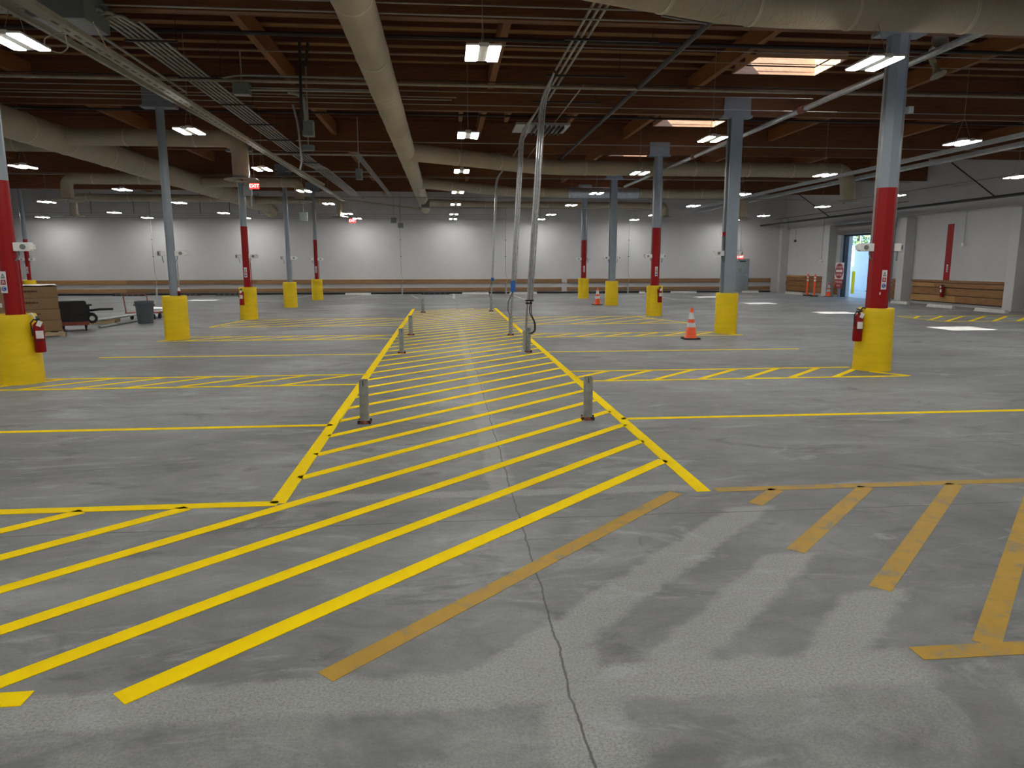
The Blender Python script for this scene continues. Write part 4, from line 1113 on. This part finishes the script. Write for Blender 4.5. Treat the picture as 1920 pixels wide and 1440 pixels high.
# crates on dolly
g = G(126, 622); cx, cy = g.x, g.y+.40
rz = R(26)
t = thing('platform_dolly', 'low orange dolly on black casters under the black crates', 'dolly', (cx, cy, 0), rz)
MB().box((-.33, -.33, .17), (.33, .33, .22), bev=.004).box((-.33, -.35, .15), (.33, -.33, .24)).build('deck', 'rust', t)
for sx in (-1, 1):
    for sy in (-1, 1): MB().cyl((sx*.25-.02, sy*.25, .075), (sx*.25+.02, sy*.25, .075), .075, n=20).box((sx*.25-.03, sy*.25-.02, .07), (sx*.25+.03, sy*.25+.02, .17)).build('caster', 'rubber', t)
zt = W(135, 566, cy-.3).z; n = 3; hc = (zt-.225)/n
for q in range(n):
    t = thing('plastic_crate', f'black ribbed plastic crate, {["bottom", "middle", "top"][q]} one of the stack right of the cartons', 'crate', (cx-.02, cy, .225+hc*q), rz)
    m = MB().box((-.30, -.29, 0), (.30, .29, .012))
    for sx in (-1, 1): m.box((sx*.30-.008, -.29, 0), (sx*.30+.008, .29, hc-.004))
    for sy in (-1, 1): m.box((-.30, sy*.29-.008, 0), (.30, sy*.29+.008, hc-.004))
    m.build('shell', 'black', t)
    m = MB()
    for k in range(7): m.box((-.30+.098*k, -.308, .02), (-.29+.098*k, -.297, hc-.02))
    m.box((-.31, -.312, hc-.03), (.31, -.297, hc-.006)).box((-.31, -.305, hc*.5-.008), (.31, -.297, hc*.5+.008))
    for k in range(6): m.box((.307, -.28+.1*k, .02), (.318, -.27+.1*k, hc-.02))
    m.build('ribs', 'dark', t)
# hand truck lying against crates
g = G(171, 619)
t = thing('hand_truck', 'black hand truck lying on its back behind the crates with a white-hubbed wheel', 'hand truck', (g.x, cy+.12, 0))
MB().cyl((0, -.04, .30), (0, .04, .30), .13, n=28).build('tyre', 'rubber', t, True)
MB().cyl((0, -.046, .30), (0, .046, .30), .062, n=20).build('hub', 'white', t, True)
MB().cyl((-.02, .46, .30), (-.02, .54, .30), .13, n=28).build('tyre', 'rubber', t, True)
MB().tube([(-.45, .1, .52), (0, .1, .50), (.2, .1, .52), (.5, .1, .52)], .03, 10).tube([(-.45, .4, .52), (0, .4, .50), (.25, .4, .52)], .022, 10).build('handle_bar', 'black', t, True)
MB().box((-.16, .02, .32), (-.04, .1, .66)).box((-.2, .05, .62), (.02, .3, .66)).cyl((0, 0, .30), (0, .5, .30), .02, n=8).build('frame', 'black', t)
t.rotation_euler = (0, 0, R(25))
g = G(160, 613); pallet('pallet', 'flat empty wooden pallet behind the crates and hand truck', (g.x-.3, g.y+1.3, 0), R(12), 1.1, .9)
# trolley
g = G(240, 601)
t = thing('platform_trolley', 'platform trolley with a dark red push handle beside the grey bin', 'trolley', (g.x+.25, g.y+.6, 0), R(-2))
MB().box((-.45, -.3, .19), (.55, .3, .22), bev=.004).build('platform', 'rust', t)
for sx in (-.28, .38):
    for sy in (-.22, .22): MB().cyl((sx-.02, sy, .085), (sx+.02, sy, .085), .085, n=20).build('caster', 'rubber', t)
ht = W(240, 550.5, g.y+.9).z
MB().tube(bend([(-.55, .0, .2), (-.60, .0, ht), (.12, .0, ht), (.16, .0, .2)], .12, 5), .017, 10).build('push_handle', M['rust'], t, True)
# grey bin
g = G(267, 607)
t = thing('trash_can', 'round grey plastic trash can left of the second left yellow guard', 'trash can', (g.x, g.y+.24, 0))
MB().lathe([(0, .01), (.2, 0), (.21, .01), (.245, .56), (.262, .565), (.262, .635), (.252, .64), (.24, .60), (.2, .03), (0, .03)], n=36).build('body', 'grey', t, True)
MB().box((.255, -.03, .5), (.29, .03, .55)).box((-.29, -.03, .5), (-.255, .03, .55)).build('handles', 'grey', t)
# long steel rail; the lower dark tube is its shadow line built as shape
for (a, c, r, z, lab) in (((180, 600), (330, 579), .036, .17, 'long galvanised rail raised off the floor, behind the grey bin'),
                          ((187, 613), (330, 588), .035, .036, 'long dark tube for the shadow line on the floor beneath the raised rail')):
    A = G(a[0], a[1], z); C_ = G(c[0], c[1], z)
    pipe([A, C_], r, lab, 'galv' if z > .1 else 'galvdull', 'rail_and_shadow', 'steel rail')
# cola bottle on guard
a = W(337, 551, CY[1]-.1)
t = thing('drink_bottle', 'small bottle of dark cola standing on the second left yellow guard', 'bottle', (a.x, CY[1]-.14, .975))
MB().lathe([(0, 0), (.032, 0), (.033, .1), (.03, .11), (0, .11)], n=20).build('drink', 'cola', t, True)
MB().lathe([(.034, .10), (.034, .14), (.014, .19), (.013, .21)], n=20).build('neck', 'reflect', t, True)
MB().lathe([(.034, .085), (.0345, .12)], n=20).build('wrapper', 'signred', t, True)
MB().lathe([(0, .235), (.015, .232), (.015, .21), (0, .21)], n=16).build('cap', 'signred', t, True)

# ------------------------------------------------------------------ light from outside
Wd = bpy.data.worlds.new('world'); S.world = Wd; Wd.use_nodes = True
nt = Wd.node_tree; bg = nt.nodes['Background']
bg.inputs[0].default_value = (.40, .66, 1.0, 1); bg.inputs[1].default_value = 1.15
sd = bpy.data.lights.new('sun', 'SUN'); sd.energy = 12; sd.angle = R(.6); sd.color = (1, .93, .82)
so = bpy.data.objects.new('sun', sd); COL.objects.link(so)
dirv = Vector((6.15, 2.05, -6.15)).normalized()
so.rotation_euler = dirv.to_track_quat('-Z', 'Y').to_euler()

S.view_settings.view_transform = 'Standard'; S.view_settings.look = 'None'
S.view_settings.exposure = 0.95; S.view_settings.gamma = 1.0
try: S.view_settings.use_curve_mapping = False
except Exception: pass
S.cycles.use_light_tree = True
S.cycles.max_bounces = 8; S.cycles.diffuse_bounces = 5
